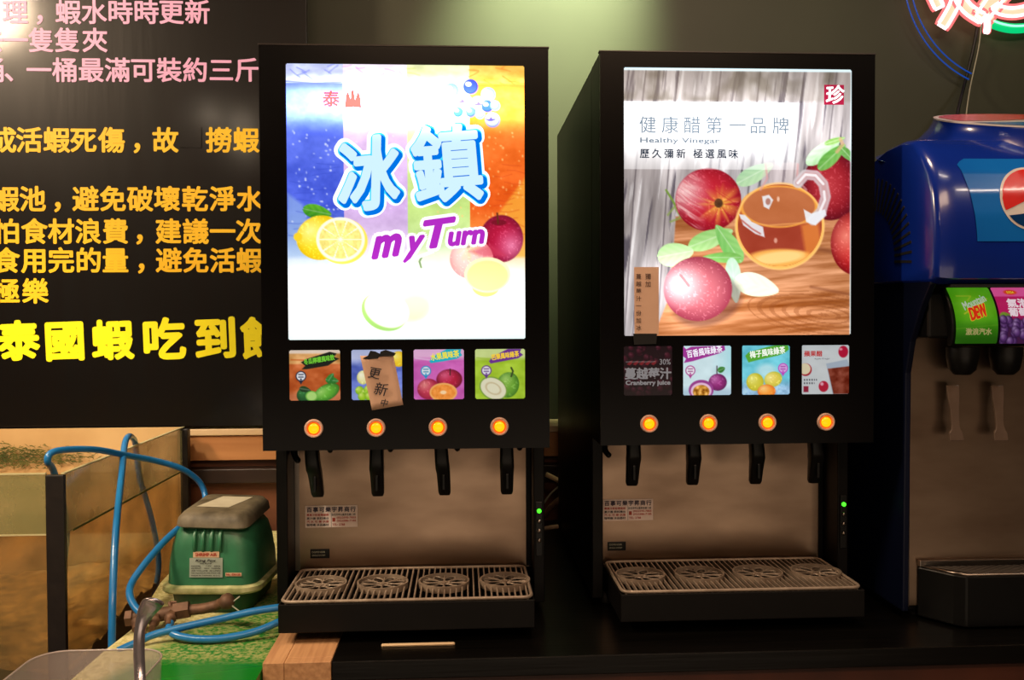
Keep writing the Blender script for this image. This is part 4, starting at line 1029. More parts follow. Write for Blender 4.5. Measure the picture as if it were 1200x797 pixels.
# ================================================================== green board
GZ = ZC-.010
gm = bpy.data.materials.new('green_painted_board')
nt, N, L = nodes_of(gm); b = N['Principled BSDF']
tc = N.new('ShaderNodeTexCoord'); sp = N.new('ShaderNodeSeparateXYZ'); L.new(tc.outputs['Object'], sp.inputs[0])
n1_ = N.new('ShaderNodeTexNoise'); n1_.inputs['Scale'].default_value = 12; n1_.inputs['Detail'].default_value = 8; L.new(tc.outputs['Object'], n1_.inputs['Vector'])
n2_ = N.new('ShaderNodeTexNoise'); n2_.inputs['Scale'].default_value = 170; n2_.inputs['Detail'].default_value = 5; L.new(tc.outputs['Object'], n2_.inputs['Vector'])
def mr(v, a, b_, c=0, d=1):
    n = N.new('ShaderNodeMapRange'); n.inputs['From Min'].default_value = a; n.inputs['From Max'].default_value = b_; n.inputs['To Min'].default_value = c; n.inputs['To Max'].default_value = d; L.new(v, n.inputs['Value']); return n.outputs[0]
def ma(op, a, b_):
    n = N.new('ShaderNodeMath'); n.operation = op
    for i, v in enumerate((a, b_)):
        if isinstance(v, (int, float)): n.inputs[i].default_value = v
        else: L.new(v, n.inputs[i])
    return n.outputs[0]
def mixc(f, a, b_):
    n = N.new('ShaderNodeMix'); n.data_type = 'RGBA'; L.new(f, n.inputs[0])
    for s_, v in ((6, a), (7, b_)):
        if isinstance(v, tuple): n.inputs[s_].default_value = (*lin(v), 1)
        else: L.new(v, n.inputs[s_])
    return n.outputs[2]
yy = ma('ADD', sp.outputs['Y'], ma('MULTIPLY', n1_.outputs['Fac'], .05))
dusty = mr(yy, -.005, .02)                                             # board root sits at y 1.36
left = mr(ma('ADD', sp.outputs['X'], ma('ADD', ma('MULTIPLY', n1_.outputs['Fac'], .10), ma('MULTIPLY', sp.outputs['Y'], -.35))), -.01, -.05)
speck = mr(n2_.outputs['Fac'], .40, .60)
c0 = mixc(ma('MULTIPLY', dusty, speck), (18,118,30), (150,158,92))
c1 = mixc(left, c0, mixc(speck, (222,212,158), (186,176,110)) )
L.new(c1, b.inputs['Base Color']); L.new(mr(dusty, 0, 1, .16, .6), b.inputs['Roughness'])
bp = N.new('ShaderNodeBump'); bp.inputs['Strength'].default_value = .4; bp.inputs['Distance'].default_value = .001
L.new(ma('MULTIPLY', n2_.outputs['Fac'], dusty), bp.inputs['Height']); L.new(bp.outputs[0], b.inputs['Normal'])
gb = empty('green_board', (-.40, 1.36, GZ-.02), 'green painted board with dusty algae stains beside the fish tank', 'board')
bl_ = atZ(124,761,GZ); bl2 = atZ(155,737,GZ)
poly = [(-.545,.85),(CX0-.0015,.85),(CX0-.0015,2.17),(-.600,2.17),(bl2[0]-.04,1.75),(bl2[0],bl2[1]),(bl_[0],bl_[1]),(-.545,1.2)]
MB().rings([[(x,y,GZ-.018) for x,y in poly],[(x,y,GZ) for x,y in poly]]).build('board_top', gm, gb, .001, world=True)
ub = empty('sink_cabinet', (-.42, 1.5, 0), 'brown cabinet under the green board', 'cabinet')
MB().box(-.538, CX0-.006, .88, 2.15, 0, GZ-.0185).build('cabinet_body', M['stand'], ub, world=True)

# ================================================================== air pump
ang = -0.07
pw, pd = .166, .172
pump = empty('air_pump', (-.4225, 1.632, GZ+.0005), 'green plastic air pump with a grey lid standing on the green board', 'air pump', rz=ang)
R_ = lambda w, d, r, z: rrect(w, d, r, z, 6)
MB().rings([R_(.122,.132,.026,0), R_(.136,.146,.028,.008), R_(.146,.154,.030,.036)]).build('lower_shell', M['pump_dark'], pump, smooth=True, autos=True)
MB().rings([R_(pw,pd,.030,.0365), R_(pw+.005,pd+.005,.032,.040), R_(pw+.004,pd+.004,.032,.047), R_(pw-.006,pd-.006,.030,.0495)]).build('seam_lip', M['pump_lip'], pump, smooth=True, autos=True)
MB().rings([R_(.154,.160,.028,.050), R_(.152,.158,.030,.080), R_(.144,.152,.032,.112), R_(.134,.142,.034,.134), R_(.118,.126,.036,.148), R_(.106,.114,.034,.152)]).build('housing', M['pump_green'], pump, smooth=True, autos=True)
for i in range(4):
    x = -.024+.0145*i
    MB().rings([[(x-.0030,-.0775,.104),(x+.0030,-.0775,.104),(x+.0030,-.070,.104),(x-.0030,-.070,.104)], [(x-.0030,-.0835,.116),(x+.0030,-.0835,.116),(x+.0030,-.068,.118),(x-.0030,-.068,.118)], [(x-.0030,-.0800,.134),(x+.0030,-.0800,.134),(x+.0030,-.062,.136),(x-.0030,-.062,.136)], [(x-.0020,-.064,.149),(x+.0020,-.064,.149),(x+.0020,-.056,.149),(x-.0020,-.056,.149)]]).build('vent_fin', M['pump_green'], pump, .0015, smooth=True)
lid = MB()
def tl(p, a=.05):
    x, y, z = p; return (x+.004, y-.004, z+.159+y*.05-.03*x)
lid.rings([[tl(p) for p in R_(.112,.140,.016,-.012)], [tl(p) for p in R_(.124,.154,.018,-.008)], [tl(p) for p in R_(.120,.150,.018,.004)], [tl(p) for p in R_(.104,.134,.014,.013)], [tl(p) for p in R_(.090,.120,.012,.0145)]])
lido = lid.build('lid', M['pump_lid'], pump, smooth=True, autos=True)
v = [tl((x,y,.0150)) for x, y in ((-.040,-.030),(.016,-.030),(.036,.045),(-.018,.045))]
MB().add(v, [(0,1,2,3)]).build('lid_label', M['paper_white'], lido, label='faded white label on the lid')
def front_y(z): return -.080+max(0, z-.05)*(.001/.03) if z < .08 else -.079+(z-.08)*(.003/.032)
def plabel(x0, x1, z0, z1, m_, nm, lab=None):
    return MB().add([(x0,front_y(z0)-.0016,z0),(x1,front_y(z0)-.0016,z0),(x1,front_y(z1)-.0016,z1),(x0,front_y(z1)-.0016,z1)], [(0,1,2,3)]).build(nm, m_, pump, label=lab)
l1 = plabel(-.026,.018,.0965,.1065,M['paper_peach'],'top_label','peach label with red print')
l2 = plabel(-.032,.024,.0635,.096,M['paper_grey'],'rating_label','grey rating label with black print')
l3 = plabel(.029,.056,.0655,.0715,M['paper_peach'],'serial_label','small serial number label')
mb = MB(); put_text(mb, 'SHRIMP AIR', -.004, .1015, .036, .0052, front_y(.1)-.0021, .0003, n=4); mb.build('lettering', M['ink_red'], l1)
mb = MB(); yl = front_y(.085)-.0026
put_text(mb, 'King Fox', -.004, .0915, .034, .0044, yl, .0003, shear=.2, n=4); put_text(mb, 'AIR PUMP', -.004, .0870, .020, .0020, yl, .0001, n=4)
for i, s_ in enumerate(('MODEL     110V   60Hz', 'OUTPUT    35W   0.02MPa', 'AIR VOLUME  40 L/MIN', 'FOR AQUARIUM AND POND USE', 'MADE IN TAIWAN  R.O.C.')):
    put_text(mb, s_, -.004, .0828-.0040*i, .049, .0020, yl-.0001*i, .00008, n=4)
mb.build('lettering', M['ink_dark'], l2)
mb = MB(); put_text(mb, 'No. 036128', .0425, .0685, .023, .0034, front_y(.07)-.0021, .0002, n=4); mb.build('lettering', M['ink_red'], l3)

# ---- brass manifold on the board in front of the pump
mf = empty('brass_manifold', (*at(215,722,1.50)[:2], GZ), 'dirty brass air manifold with barbs lying in front of the green pump', 'manifold')
mt = lambda px, py, Y: at(px, py, Y)
mb = MB(); mb.tube([mt(149,725,1.475), mt(190,720,1.485), mt(222,714,1.49)], .0110, 12); mb.build('manifold_body', M['brass'], mf, smooth=True, autos=True, world=True)
mb = MB(); mb.tube([mt(148,725,1.474), mt(156,724,1.475)], .0135, 6); mb.build('end_nut', M['brass'], mf, world=True, autos=True)
mb = MB(); mb.tube([mt(204,717,1.487), mt(222,714,1.49)], .0145, 6); mb.build('union_nut', M['brass'], mf, world=True, autos=True)
mb = MB(); mb.tube(spline([mt(221,715,1.49), mt(240,713,1.49), mt(255,709,1.49), mt(264,704,1.48), mt(268,702,1.475)], 5), [.0085]*16+[.010]*5, 12); mb.build('elbow_pipe', M['brass'], mf, smooth=True, world=True)
mb = MB(); mb.lathe([(.001,-.0125),(.008,-.0105),(.0125,-.003),(.0125,.003),(.008,.0105),(.001,.0125)], mt(266,705,1.475), 'z', 14); mb.build('ball_joint', M['brass'], mf, smooth=True, world=True)
for px, py in ((162,728),(182,726),(201,723)):
    a = mt(px, py-3, 1.478); c_ = mt(px-4, py+10, 1.44)
    A, B = Vector(a), Vector(c_)
    mb = MB(); mb.tube([A, A.lerp(B,.35)], [.0088,.0088], 6); mb.tube([A.lerp(B,.35), A.lerp(B,.42), A.lerp(B,.5), A.lerp(B,.6), B], [.0095,.0095,.0060,.0055,.0045], 10)
    mb.build('hose_barb', M['brass'], mf, world=True, autos=True)
    c2_ = mt(px-2, py-17, 1.50); mb = MB(); mb.tube([mt(px, py-8, 1.49), c2_], .0035, 8); mb.tube([c2_, mt(px+6, py-17, 1.50)], .0025, 6); mb.build('valve_lever', M['brass'], mf, world=True)
mb = MB(); mb.tube([mt(272,706,1.47), mt(281,699,1.475)], .0012, 5); mb.tube([mt(272,710,1.468), mt(280,716,1.465)], .0012, 5); mb.build('clamp_wire', M['wire_white'], mf, world=True)

def hose(pts, label, r=.0058, nm='blue_hose', m_='hose', grp='blue air hoses'):
    P = spline([at(*p) for p in pts], 8)
    lo = min(p.z for p in P)
    o = MB().tube(P, r, 12).build(nm, M[m_], smooth=True)
    return tag(o, label, 'hose', grp)
hose([(240,592,1.80),(240,578,1.82),(232,563,1.82),(212,549,1.80),(182,540,1.77),(150,534,1.72),(112,527,1.65),(78,527,1.60),(60,531,1.575),(56,541,1.57),(64,556,1.60),(78,620,1.66),(70,690,1.75)], 'blue hose looping over the tank corner from the back of the air pump')
hose([(131,775,1.445),(132,700,1.47),(136,620,1.54),(143,552,1.67),(146,522,1.75),(150,512,1.785),(155,513,1.84),(159,522,1.88),(164,560,1.90),(178,610,1.95),(186,660,1.99),(180,700,2.0)], 'blue hose rising upright in front of the tank side and over its rim')
hose([(227,610,1.63),(214,616,1.60),(195,632,1.57),(172,658,1.53),(155,682,1.50),(152,697,1.475),(158,711,1.455),(168,721,1.44)], 'blue hose curving from the pump lid down to the manifold')
hose([(138,763,1.392),(158,754,1.405),(180,744,1.42),(215,735,1.43),(260,725,1.44),(300,716,1.447),(334,711,1.455)], 'blue hose running straight from the tub to under the left machine')
hose([(200,730,1.452),(198,738,1.434),(208,745,1.42),(232,749,1.412),(262,748,1.413),(300,740,1.425),(333,726,1.442)], 'blue hose sagging in a bow over the green board')

# ================================================================== plastic tub with ladle
tz = 1.0; bk = atZ(110,762,tz); rt = atZ(187,772,tz); lf = atZ(44,766,tz)
tx0, tx1, ty1 = atZ(44,766,tz)[0], atZ(187,774,tz)[0], bk[1]
tw_, td_ = tx1-tx0, .20
tub = empty('plastic_tub', ((tx0+tx1)/2, ty1-td_/2, GZ), 'clear plastic tub standing on the green board at the bottom left', 'tub')
tubm = film('milky_clear_plastic', (200,186,180), .40, .25, 5, (210,196,190), .06)
rg = lambda ins, z, r: rrect(tw_-2*ins, td_-2*ins, r, z, 7)
h_ = tz-GZ
MB().rings([rg(.004,.001,.032), rg(0,h_,.036), rg(.0012,h_,.0355), rg(.0055,.0035,.031)]).build('tub_shell', tubm, tub, smooth=True, autos=True)
MB().tube([(p[0],p[1],h_) for p in rg(.0003,0,.036)], .0012, 6, True).build('tub_rim', film('milky_rim', (206,190,186), .7, .2, 5), tub, smooth=True)
ld = empty('steel_ladle', (*at(166,797,1.02)[:2], GZ), 'polished steel ladle handle standing in the clear tub', 'ladle')
P = [at(164,860,.985), at(164,797,1.02), at(163,765,1.03), at(164,738,1.035), at(170,720,1.035), at(178,708,1.03), at(184,704,1.025)]
P = spline(P, 6); K = len(P); rings_ = []
for i, p in enumerate(P):
    t = (P[min(i+1,K-1)]-P[max(i-1,0)]).normalized(); f = i/(K-1)
    wv = Vector((1,0,0)); wv = (wv-t*wv.dot(t)).normalized(); nv = t.cross(wv)
    hw = .0062+(.0052*max(0, min(1, (f-.5)*3.2)))*(1 if f < .93 else max(.35, 1-(f-.93)*9)); hd = .0055-.002*max(0, min(1,(f-.5)*3))
    if f > .97: hw *= .7; hd *= .7
    rings_.append([p+wv*hw*math.cos(2*PI*k/12)+nv*hd*math.sin(2*PI*k/12) for k in range(12)])
MB().rings(rings_).build('handle', M['chrome'], ld, smooth=True, world=True)
bp_ = Vector(at(164,860,.985))
MB().lathe([(.001,0),(.018,.004),(.026,.014),(.0265,.015),(.018,.006),(.001,.002)], (bp_.x, bp_.y-.01, GZ+.005), 'z', 20).build('bowl', M['chrome'], ld, smooth=True, world=True)

# ================================================================== soda fountain at the right
SX = 0.70
def sp_(px, py): p = atX(px, py, SX); return (p[1], p[2])
fo = empty('soda_fountain', (1.0, 1.6, ZC), 'royal blue soda fountain with a round printed badge at the right edge', 'soda fountain')
FXR = 1.36
# header: profile in y-z extruded along x with rounded left shoulder
YFN = atX(1097,300,SX)[1]
zb = at(1097,331,YFN)[2]
prof = []
ztop = at(1080,163,YFN+.10)[2]
# front face up from the lower lip, rounding over the top to the back
fr = [(YFN+.018, zb-.002),(YFN+.003, zb+.006),(YFN, zb+.022),(YFN-.002, zb+.06),(YFN, zb+.10),(YFN+.006, zb+.135),(YFN+.018, zb+.168),(YFN+.038, zb+.192),(YFN+.068, ztop-.008),(YFN+.105, ztop),(YFN+.16, ztop-.002),(YFN+.24, ztop-.020),(YFN+.32, ztop-.06),(YFN+.38, ztop-.12),(YFN+.40, ztop-.2),(YFN+.40, zb+.001),(YFN+.12, zb),(YFN+.045, zb-.002)]
cY, cZ = YFN+.20, (zb+ztop)/2
rings_ = []
for (dx, k) in ((.0,.935),(.003,.962),(.010,.984),(.020,.995),(.034,1.0),(FXR-SX,1.0)):
    rings_.append([(SX+dx, cY+(y-cY)*k, cZ+(z-cZ)*k) for (y, z) in fr])
hd_ = MB().rings(rings_).build('header_shell', M['blue_shell'], fo, smooth=True, autos=True, world=True)
# radial vent slots on the side face
cc = (YFN+.215, zb+.045)
for k in range(20):
    a = math.radians(184-k*6.4)
    r0, r1 = .086, .142
    dy, dz = math.cos(a), math.sin(a)
    if True:
        y0, z0, y1, z1 = cc[0]+r0*dy, cc[1]+r0*dz, cc[0]+r1*dy, cc[1]+r1*dz*.98
        w_ = .0021; nyv, nzv = -dz*w_, dy*w_
        q = [(y0+nyv,z0+nzv),(y1+nyv,z1+nzv),(y1-nyv,z1-nzv),(y0-nyv,z0-nzv)]
        MB().prism_x(q, SX-.0012, SX+.002).build('vent_slot', M['slot'], hd_, world=True)
# side cheek and body below
MB().box(SX+.03, FXR-.02, YFN+.012, YFN+.38, zb-.0065, zb-.0022).build('underside_blackout', M['black_rubber'], fo, world=True)  # added black sheet that hides glossy reflections under the header
zc_ = zb-.10
cheek = [(YFN+.018,zb+.022),(YFN+.024,zb-.002),(YFN+.055,zb-.04),(YFN+.085,zb-.09),(YFN+.10,zb-.14),(YFN+.105,ZC+.012),(YFN+.45,ZC+.012),(YFN+.45,zb+.05)]
MB().prism_x(cheek, SX+.004, SX+.014).build('side_panel', M['navy'], fo, .002, world=True)
MB().prism_x([(y+.001,z) for y, z in cheek], FXR-.014, FXR-.004).build('side_panel', M['navy'], fo, .002, world=True)
YS = YFN+.112
MB().box(SX+.0145, FXR-.0145, YS+.006, YS+.30, ZC+.012, zb-.06).build('inner_body', M['black_plastic'], fo, world=True)
MB().box(SX+.016, FXR-.016, YS, YS+.0055, ZC+.02, zb-.085).build('splash_back', M['steel'], fo, world=True, label='dim steel splash back')
MB().box(SX+.010, SX+.0155, YS-.006, YS+.0, ZC+.02, zb-.09).build('corner_strip', M['steel_edge'], fo, .0005, world=True)
MB().box(SX+.016, FXR-.016, YS-.06, YS-.001, zb-.084, zb-.012).build('valve_bar', M['black_plastic'], fo, .004, world=True)
for x_ in (SX+.04, FXR-.04):
    for y_ in (YS+.03, YS+.26): MB().lathe([(.014,0),(.014,.0115)], (x_, y_, ZC)).build('foot', M['black_rubber'], fo, world=True)
# tray
tyf = atZ(1160,735,ZC+.004)[1]; ttop = at(1160,671,tyf)[2]
txl = at(1124,672,tyf)[0]
tr = MB()
Q = [(SX+.03, YS-.003), (txl-.002, tyf+.012), (txl+.012, tyf), (FXR-.03, tyf), (FXR-.03, YS-.003)]
tr.rings([[(x,y,ZC+.004) for x,y in Q], [(x,y,ttop-.006) for x,y in Q]])
tro = tr.build('drip_tray', M['black_plastic'], fo, .002, world=True)
MB().tube([(x,y,ttop-.003) for x,y in Q], .0022, 6, True).build('grill_rim', M['steel_edge'], tro, world=True, smooth=True)
MB().box(SX+.03, FXR-.03, YS-.012, YS-.002, ttop-.004, ttop+.006).build('rear_strip', M['steel_edge'], tro, .001, world=True)
n_ = 0
x = SX+.045
while x < FXR-.035:
    # bars lean sideways as in the photograph
    xa = x; xb = x+.055
    ya = YS-.014
    yb = tyf+.006
    if xb < FXR-.035:
        mb = MB(); mb.tube([(xa,ya,ttop-.003),(xb,yb,ttop-.003)], .0009, 5); mb.build('grill_bar', M['steel_edge'], tro, world=True)
    x += .0125
# cylinder neck and tilted disc
dc = Vector(at(1216,145,YFN+.16)); ra = (1216-1095)*(YFN+.16)/F
tiltv = math.radians(17)
def disc(r, h, n=48, ry=.78):
    out = []
    for k in range(n):
        a = 2*PI*k/n; x_, y_ = r*math.cos(a), r*math.sin(a)*ry
        out.append(Vector((dc.x+x_, dc.y+y_*math.cos(tiltv)+h*math.sin(-tiltv), dc.z+y_*math.sin(tiltv)+h*math.cos(tiltv))))
    return out
rg_ = [disc(ra*1.55,-.062,ry=.60), disc(ra*1.28,-.044,ry=.66), disc(ra*1.12,-.030,ry=.72), disc(ra*1.03,-.014), disc(ra,-.002), disc(ra,.003)]
MB().rings(rg_).build('badge_neck', M['blue_shell'], fo, smooth=True, autos=True, world=True)
bd = MB().rings([disc(ra*1.0,.0032), disc(ra*1.0,.0055), disc(ra*.90,.0056)]).build('top_badge', M['white_print'], fo, smooth=True, autos=True, world=True, label='round red, white and blue badge')
def discpt(u, v, h):
    x_, y_ = u*ra*.95, v*ra*.95*.78
    return Vector((dc.x+x_, dc.y+y_*math.cos(tiltv)-h*math.sin(tiltv), dc.z+y_*math.sin(tiltv)+h*math.cos(tiltv)))
def wave(u, s_): return (.16 if s_ > 0 else -.22) + (.38*u+.10*math.sin(u*3.0))*(1 if s_ > 0 else .55)
def halfdisc(sign):
    us = [i/40*2-1 for i in range(41)]
    inner = [(u, wave(u, sign)) for u in us if abs(wave(u, sign)) < math.sqrt(max(0, 1-u*u))]
    outer = [(u, sign*math.sqrt(max(0, 1-u*u))) for u, _ in inner]
    return inner, outer
for sign, m_ in ((1,'red_print'),(-1,'blue_badge')):
    a_, b2 = halfdisc(sign); mb = MB()
    v = [discpt(u, w_, .0062) for u, w_ in a_]+[discpt(u, w_, .0062) for u, w_ in b2]; n0 = len(a_)
    mb.add(v, [(i, i+1, n0+i+1, n0+i) for i in range(n0-1)]); mb.build('badge_print', M[m_], bd, world=True)
# curved front surface y as a function of z
import bisect
fz_ = [(z, y) for (y, z) in fr[2:9]]
def front(z):
    for (z0, y0), (z1, y1) in zip(fz_[:-1], fz_[1:]):
        if z <= z1: 
            t = (z-z0)/(z1-z0); return y0+(y1-y0)*t
    return fz_[-1][1]
def fsurf(x_, z, off): return (x_, front(z)-off, z)
# sky blue shield
zt_, zb_ = at(1135,184,YFN+.02)[2], at(1150,283,YFN)[2]
xl_ = at(1126,190,YFN+.01)[0]; xl2 = at(1144,280,YFN)[0]
mb = MB(); nz_ = 24; G = []
for j in range(nz_+1):
    t = j/nz_; z = zb_+(zt_-zb_)*t
    xl = xl2+(xl_-xl2)*(t**1.6)
    if t > .93: xl += (t-.93)*.25
    G.append([fsurf(xl+(1.34-xl)*i/12, z, .0014) for i in range(13)])
mb.add([p for r_ in G for p in r_], [(j*13+i, j*13+i+1, (j+1)*13+i+1, (j+1)*13+i) for j in range(nz_) for i in range(12)])
sh = mb.build('front_badge', M['blue_badge'], fo, smooth=True, world=True, label='lighter blue printed front shield')
# round logo: white ring, red top, white wave, deep blue bottom
lc = at(1210,232,YFN); lr_ = 39.5*YFN/F
def lfan(r_, m_, off, nm):
    mb = MB(); R0 = []
    for q in range(9):
        R0.append([fsurf(lc[0]+r_*q/8*math.cos(2*PI*k/48), lc[2]+r_*1.0*q/8*math.sin(2*PI*k/48), off) for k in range(48)])
    vs = [p for r2 in R0 for p in r2]; mb.add(vs, [(q*48+k, q*48+(k+1) % 48, (q+1)*48+(k+1) % 48, (q+1)*48+k) for q in range(8) for k in range(48)])
    return mb.build(nm, m_, sh, world=True, smooth=True)
lfan(lr_, M['white_print'], .0022, 'round_logo')
rl = lr_*.93
def wv1(u): return .06+.0*u+(-.55*(1-(u+1)/2)**1.3+.55*((u+1)/2)**1.5)*.9     # lower edge of the red
def wv2(u): return wv1(u)-.10-.32*math.exp(-((u+.05)/.75)**2)
for sign, m_ in ((1,'red_print'),(-1,'deep_blue')):
    mb = MB(); us = [i/48*2-1 for i in range(49)]; rows_ = []
    for u in us:
        e_ = math.sqrt(max(0, 1-u*u)); w_ = wv1(u) if sign > 0 else wv2(u)
        w_ = max(-e_, min(e_, w_)); rows_.append([(u, w_+(sign*e_-w_)*q/6) for q in range(7)])
    vs = [fsurf(lc[0]+rl*u, lc[2]+rl*w_, .0029) for r2 in rows_ for (u, w_) in r2]
    mb.add(vs, [(i*7+q, (i+1)*7+q, (i+1)*7+q+1, i*7+q+1) for i in range(48) for q in range(6)]); mb.build('logo_print', M[m_], sh, world=True, smooth=True)
# valves
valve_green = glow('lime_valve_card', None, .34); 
def valve(px, kind, cxw=.066):
    Yv = YFN+.035
    a = at(px, 345, Yv); wv_ = cxw; x0 = a[0]; z1 = at(px,337,Yv)[2]; z0 = at(px,403,Yv)[2]
    def vy(z):
        t = (z-z0)/(z1-z0); return Yv+.012-.02*math.sin(max(0,min(1,t*.9+.1))*PI*.62)+.016*(t**2)
    def vx(x_, z): return x_-.014*max(0.0,(z-z0)/(z1-z0))**1.5
    mb = MB(); R0 = []
    for k in range(9):
        z = z0-.004+(z1-z0+.008)*k/8; y = vy(z)
        R0.append([(vx(x0-.004,z), y+.002, z), (vx(x0+wv_+.004,z), y+.002, z), (vx(x0+wv_+.004,z), YS-.055, z), (vx(x0-.004,z), YS-.055, z)])
    vb = mb.rings(R0).build('valve_body', M['black_plastic'], fo, .002, world=True)
    cv = Canvas(0,0,52,60,.7)
    X, Y = cv.X, cv.Y
    if kind == 'lime':
        cv.C[:] = np.clip(np.array((84,176,24.))+(cv.noise(16,16,3)[...,None]-.5)*40, 0, 255); cv.mix(cv.ell(26,20,24,16,0,14)[0]*.5,(150,220,40)); cv.mix(np.clip((Y-34)/20,0,1)*.75,(30,84,14)); cv.mix(cv.line([(8,9),(26,9),(20,14)],1)*.6,(220,220,60)); cv.mix(cv.line([(12,28),(44,12)],1.4)*.7,(240,226,60))
        cv.mix(cv.line([(0,44),(52,40)],1)*.2,(180,220,60))
    else:
        cv.C[:] = np.array((196,30,100.)); cv.mix(np.clip((10-Y)/1,0,1),(236,90,160)); cv.mix(cv.ell(22,5,8,2.6)[0],(230,70,30)); cv.mix(np.clip((Y-30)/8,0,1),(70,30,70)); cv.mix(cv.leaf(0,34,14,30,7,(130,160,50),(90,130,40)) or np.zeros_like(X),(0,0,0))
        rg2 = random.Random(5)
        for k in range(34): cv.fruit(4+rg2.random()*46,33+rg2.random()*26,5,5,(44,20,60),(96,56,120),(176,146,196))
    fxv = lambda Xp: x0+Xp*wv_/52
    fzv = lambda Yp: z1-Yp*(z1-z0)/60
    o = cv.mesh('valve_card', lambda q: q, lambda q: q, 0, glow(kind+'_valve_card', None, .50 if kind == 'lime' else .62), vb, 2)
    me = o.data; co = np.empty(len(me.vertices)*3); me.vertices.foreach_get('co', co); co = co.reshape(-1,3)
    for r_ in co:
        X_, Z_ = fxv(r_[0]), fzv(r_[2]); r_[0] = vx(X_, Z_)-fo.location.x; r_[1] = vy(Z_)-.0012-fo.location.y; r_[2] = Z_-fo.location.z
    me.vertices.foreach_set('co', co.ravel()); me.update()
    fn = lambda X_, Z_, off: (vx(X_, Z_)-fo.location.x, vy(Z_)-.0012-off-fo.location.y, Z_-fo.location.z)
    s_ = wv_/52
    if kind == 'lime':
        mb = MB(); put_text(mb, 'Mountain', fxv(27), fzv(15.5), 32*s_, 9*s_, .0006, .3*s_, rot=.36, shear=.2, n=6, fn=fn); mb.build('lettering', glow('white_ink',(206,226,200),.5), vb)
        mb = MB(); put_text(mb, 'DEW', fxv(29), fzv(26), 23*s_, 14*s_, .0005, 1.6*s_, rot=.28, shear=.3, n=10, fn=fn); mb.build('lettering', glow('yellow_ink',(240,214,50),.5), vb)
        mb = MB(); put_text(mb, 'DEW', fxv(29), fzv(26), 23*s_, 14*s_, .0010, .7*s_, rot=.28, shear=.3, n=8, fn=fn); mb.build('lettering', glow('red_ink_lit',(230,50,20),.6), vb)
        mb = MB(); put_text(mb, '激浪汽水', fxv(28), fzv(47), 32*s_, 8*s_, .0006, .3*s_, n=6, fn=fn); mb.build('lettering', glow('pale_ink',(200,190,120),.45), vb)
    else:
        mb = MB(); put_text(mb, '氣泡', fxv(26), fzv(16.5), 26*s_, 10*s_, .0006, .5*s_, n=6, fn=fn); put_text(mb, '葡萄汁', fxv(30), fzv(26), 36*s_, 10*s_, .0006, .5*s_, n=6, fn=fn); mb.build('lettering', glow('white_ink',(240,220,230),.7), vb)
        mb = MB(); put_text(mb, 'SODA', fxv(22), fzv(5), 9*s_, 2.6*s_, .0006, .1*s_, n=4, fn=fn); mb.build('lettering', glow('yellow_ink',(250,220,60),.6), vb)
    # nozzle cup and lever
    xc = x0+wv_*.40; zc2 = z0-.005
    MB().lathe([(.026,0),(.026,-.018),(.021,-.038),(.013,-.046)], (xc, Yv+.030, zc2), 'z', 18).build('nozzle', M['black_plastic'], vb, smooth=True, autos=True, world=False) if False else None
    mb = MB(); mb.lathe([(.024,-.001),(.024,-.016),(.020,-.036),(.012,-.044)], (xc, Yv+.032, zc2), 'z', 18); mb.build('nozzle', M['black_plastic'], fo, smooth=True, autos=True, world=True)
    xl3 = at(px-3, 480, Yv+.045)[0]
    za, zb3 = at(px,452,Yv+.045)[2], at(px,516,Yv+.045)[2]
    rr = []
    for t, hw in ((0,.0098),(.15,.0098),(.45,.0068),(.72,.0062),(.80,.0075),(.86,.0110),(1,.0112)):
        z = za+(zb3-za)*t; yq = Yv+.050-.012*t
        rr.append([(xl3-hw,yq,z),(xl3+hw,yq,z),(xl3+hw,yq+.004,z),(xl3-hw,yq+.004,z)])
    MB().rings(rr).build('lever', M['clear_tube'], fo, .0008, world=True, label='milky plastic lever')
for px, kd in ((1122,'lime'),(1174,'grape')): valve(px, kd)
def box_row(px):
    pass

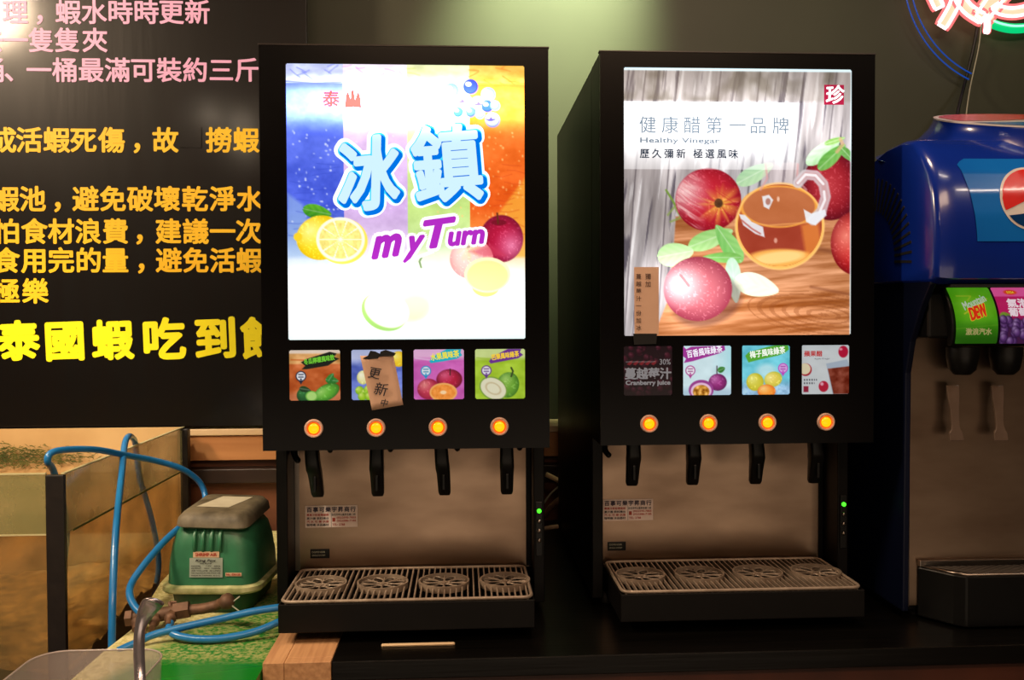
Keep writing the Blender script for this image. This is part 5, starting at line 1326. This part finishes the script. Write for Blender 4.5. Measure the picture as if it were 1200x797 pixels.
# ================================================================== neon sign
YN = 2.325
ns = empty('neon_sign', (at(1190,-30,YN)[0], YN, at(1190,-30,YN)[2]), 'round neon sign with blue ring and pink white strokes at the top right', 'neon sign')
cc_ = at(1190,-30,YN); kq = YN/F
nb = glow('dim_blue_neon', (30,84,190), .55); nw = glow('pink_white_neon', (255,206,214), 2.6); nr = glow('red_neon_edge', (250,110,110), 1.3); nf = glow('salmon_neon_plate', (250,196,160), 1.3); ng = glow('green_neon', (0,206,120), 1.0)
for R0, rr0 in ((140,.0018),(132.5,.0018)):
    MB().tube([(cc_[0]+R0*kq*math.cos(math.radians(245-150*k/48)), YN-.01, cc_[2]+R0*kq*math.sin(math.radians(245-150*k/48))) for k in range(49)], rr0, 6).build('blue_ring', nb, ns, world=True, smooth=True)
def npx(x, y, d=0.0): return at(x, y, YN-.012-d)
def stroke(path, w, closed_caps=True):
    """outlined neon stroke: a lit plate with a tube running round it"""
    P = spline([(x, y, 0) for x, y in path], 5); n = len(P); Lh, Rh = [], []
    for i in range(n):
        t = (P[min(i+1,n-1)]-P[max(i-1,0)]).normalized(); q = Vector((-t.y, t.x, 0))
        Lh.append(P[i]+q*w/2); Rh.append(P[i]-q*w/2)
    loop = Lh+Rh[::-1]
    mb = MB(); mb.rings([[npx(p.x, p.y, 0) for p in loop], [npx(p.x, p.y, .004) for p in loop]], False)
    vs = [npx(p.x, p.y, .004) for p in Lh]+[npx(p.x, p.y, .004) for p in Rh]; mb.add(vs, [(i, i+1, n+i+1, n+i) for i in range(n-1)])
    mb.build('stroke_plate', nf, ns, world=True)
    MB().tube([npx(p.x, p.y, .006) for p in loop], 1.6*kq, 6, True).build('neon_tube', nr, ns, world=True, smooth=True)
    lp2 = [P_ + (Vector((sum(p.x for p in loop)/len(loop), sum(p.y for p in loop)/len(loop), 0))-P_)*.0 for P_ in loop]
    inner = [(a*.80+b*.20) for a, b in zip(Lh, Rh)]+[(a*.20+b*.80) for a, b in zip(Lh, Rh)][::-1]
    MB().tube([npx(p.x, p.y, .009) for p in inner], 1.9*kq, 6, True).build('neon_tube', nw, ns, world=True, smooth=True)
stroke([(1088,-22),(1094,-6),(1101,9)], 18)
stroke([(1122,-14),(1118,6),(1104,31)], 17)
stroke([(1122,-30),(1124,-6),(1134,10),(1152,22)], 20)
stroke([(1150,22),(1164,2),(1180,-16)], 26)
stroke([(1166,6),(1172,12),(1190,14),(1215,8)], 16)
stroke([(1156,18),(1157,30),(1156,38)], 7)
pts = [(1163,27),(1175,31),(1190,33),(1210,31),(1230,24)]
P = spline([npx(x, y, .004) for x, y in pts], 6)
mb = MB()
mb.rings([[p+Vector((0,a,b)) for a, b in ((0,-5.5*kq),(0,5.5*kq),(.006,5.5*kq),(.006,-5.5*kq))] for p in P]); mb.build('green_arc', ng, ns, world=True)
MB().tube([p+Vector((0,-.004,2*kq)) for p in P], 1.2*kq, 6).build('neon_tube', glow('pale_green_neon',(150,250,200),1.6), ns, world=True)
for pts, m_, lab, rr0 in (([(1146,28,YN-.01),(1140,60,YN-.01),(1130,100,YN-.012),(1122,134,2.2),(1118,175,2.1)],'wire_black','thick black power cord hanging from the neon sign',.0042), ([(1150,28,YN-.02),(1147,55,YN-.02),(1140,88,YN-.02),(1136,108,2.25),(1132,138,2.15),(1130,175,2.1)],'wire_white','thin pale wire hanging from the neon sign',.0017)):
    tag(MB().tube(spline([at(*p) for p in pts], 6), rr0, 8).build('power_cord', M[m_], smooth=True), lab, 'cord')

# ---- things seen through the gap between the two dispensers
for pts, m_, lab, rr0 in (([(640,556,2.12),(648,560,2.12),(660,566,2.10)],'ledge_pale','pale flat cable behind the dispensers near the ledge',.006),
                          ([(636,592,2.10),(646,578,2.09),(660,566,2.08)],'wire_white','thin grey cable rising behind the dispensers',.0022),
                          ([(636,606,2.06),(650,590,2.05),(662,582,2.05)],'brass','brown cable behind the dispensers',.007),
                          ([(636,620,2.02),(646,618,2.0),(654,617,2.0)],'paper_peach','peach plug lying on the counter between the dispensers',.005)):
    tag(MB().tube(spline([at(*p) for p in pts], 4), rr0, 8).build('cable', M[m_], smooth=True), lab, 'cable')
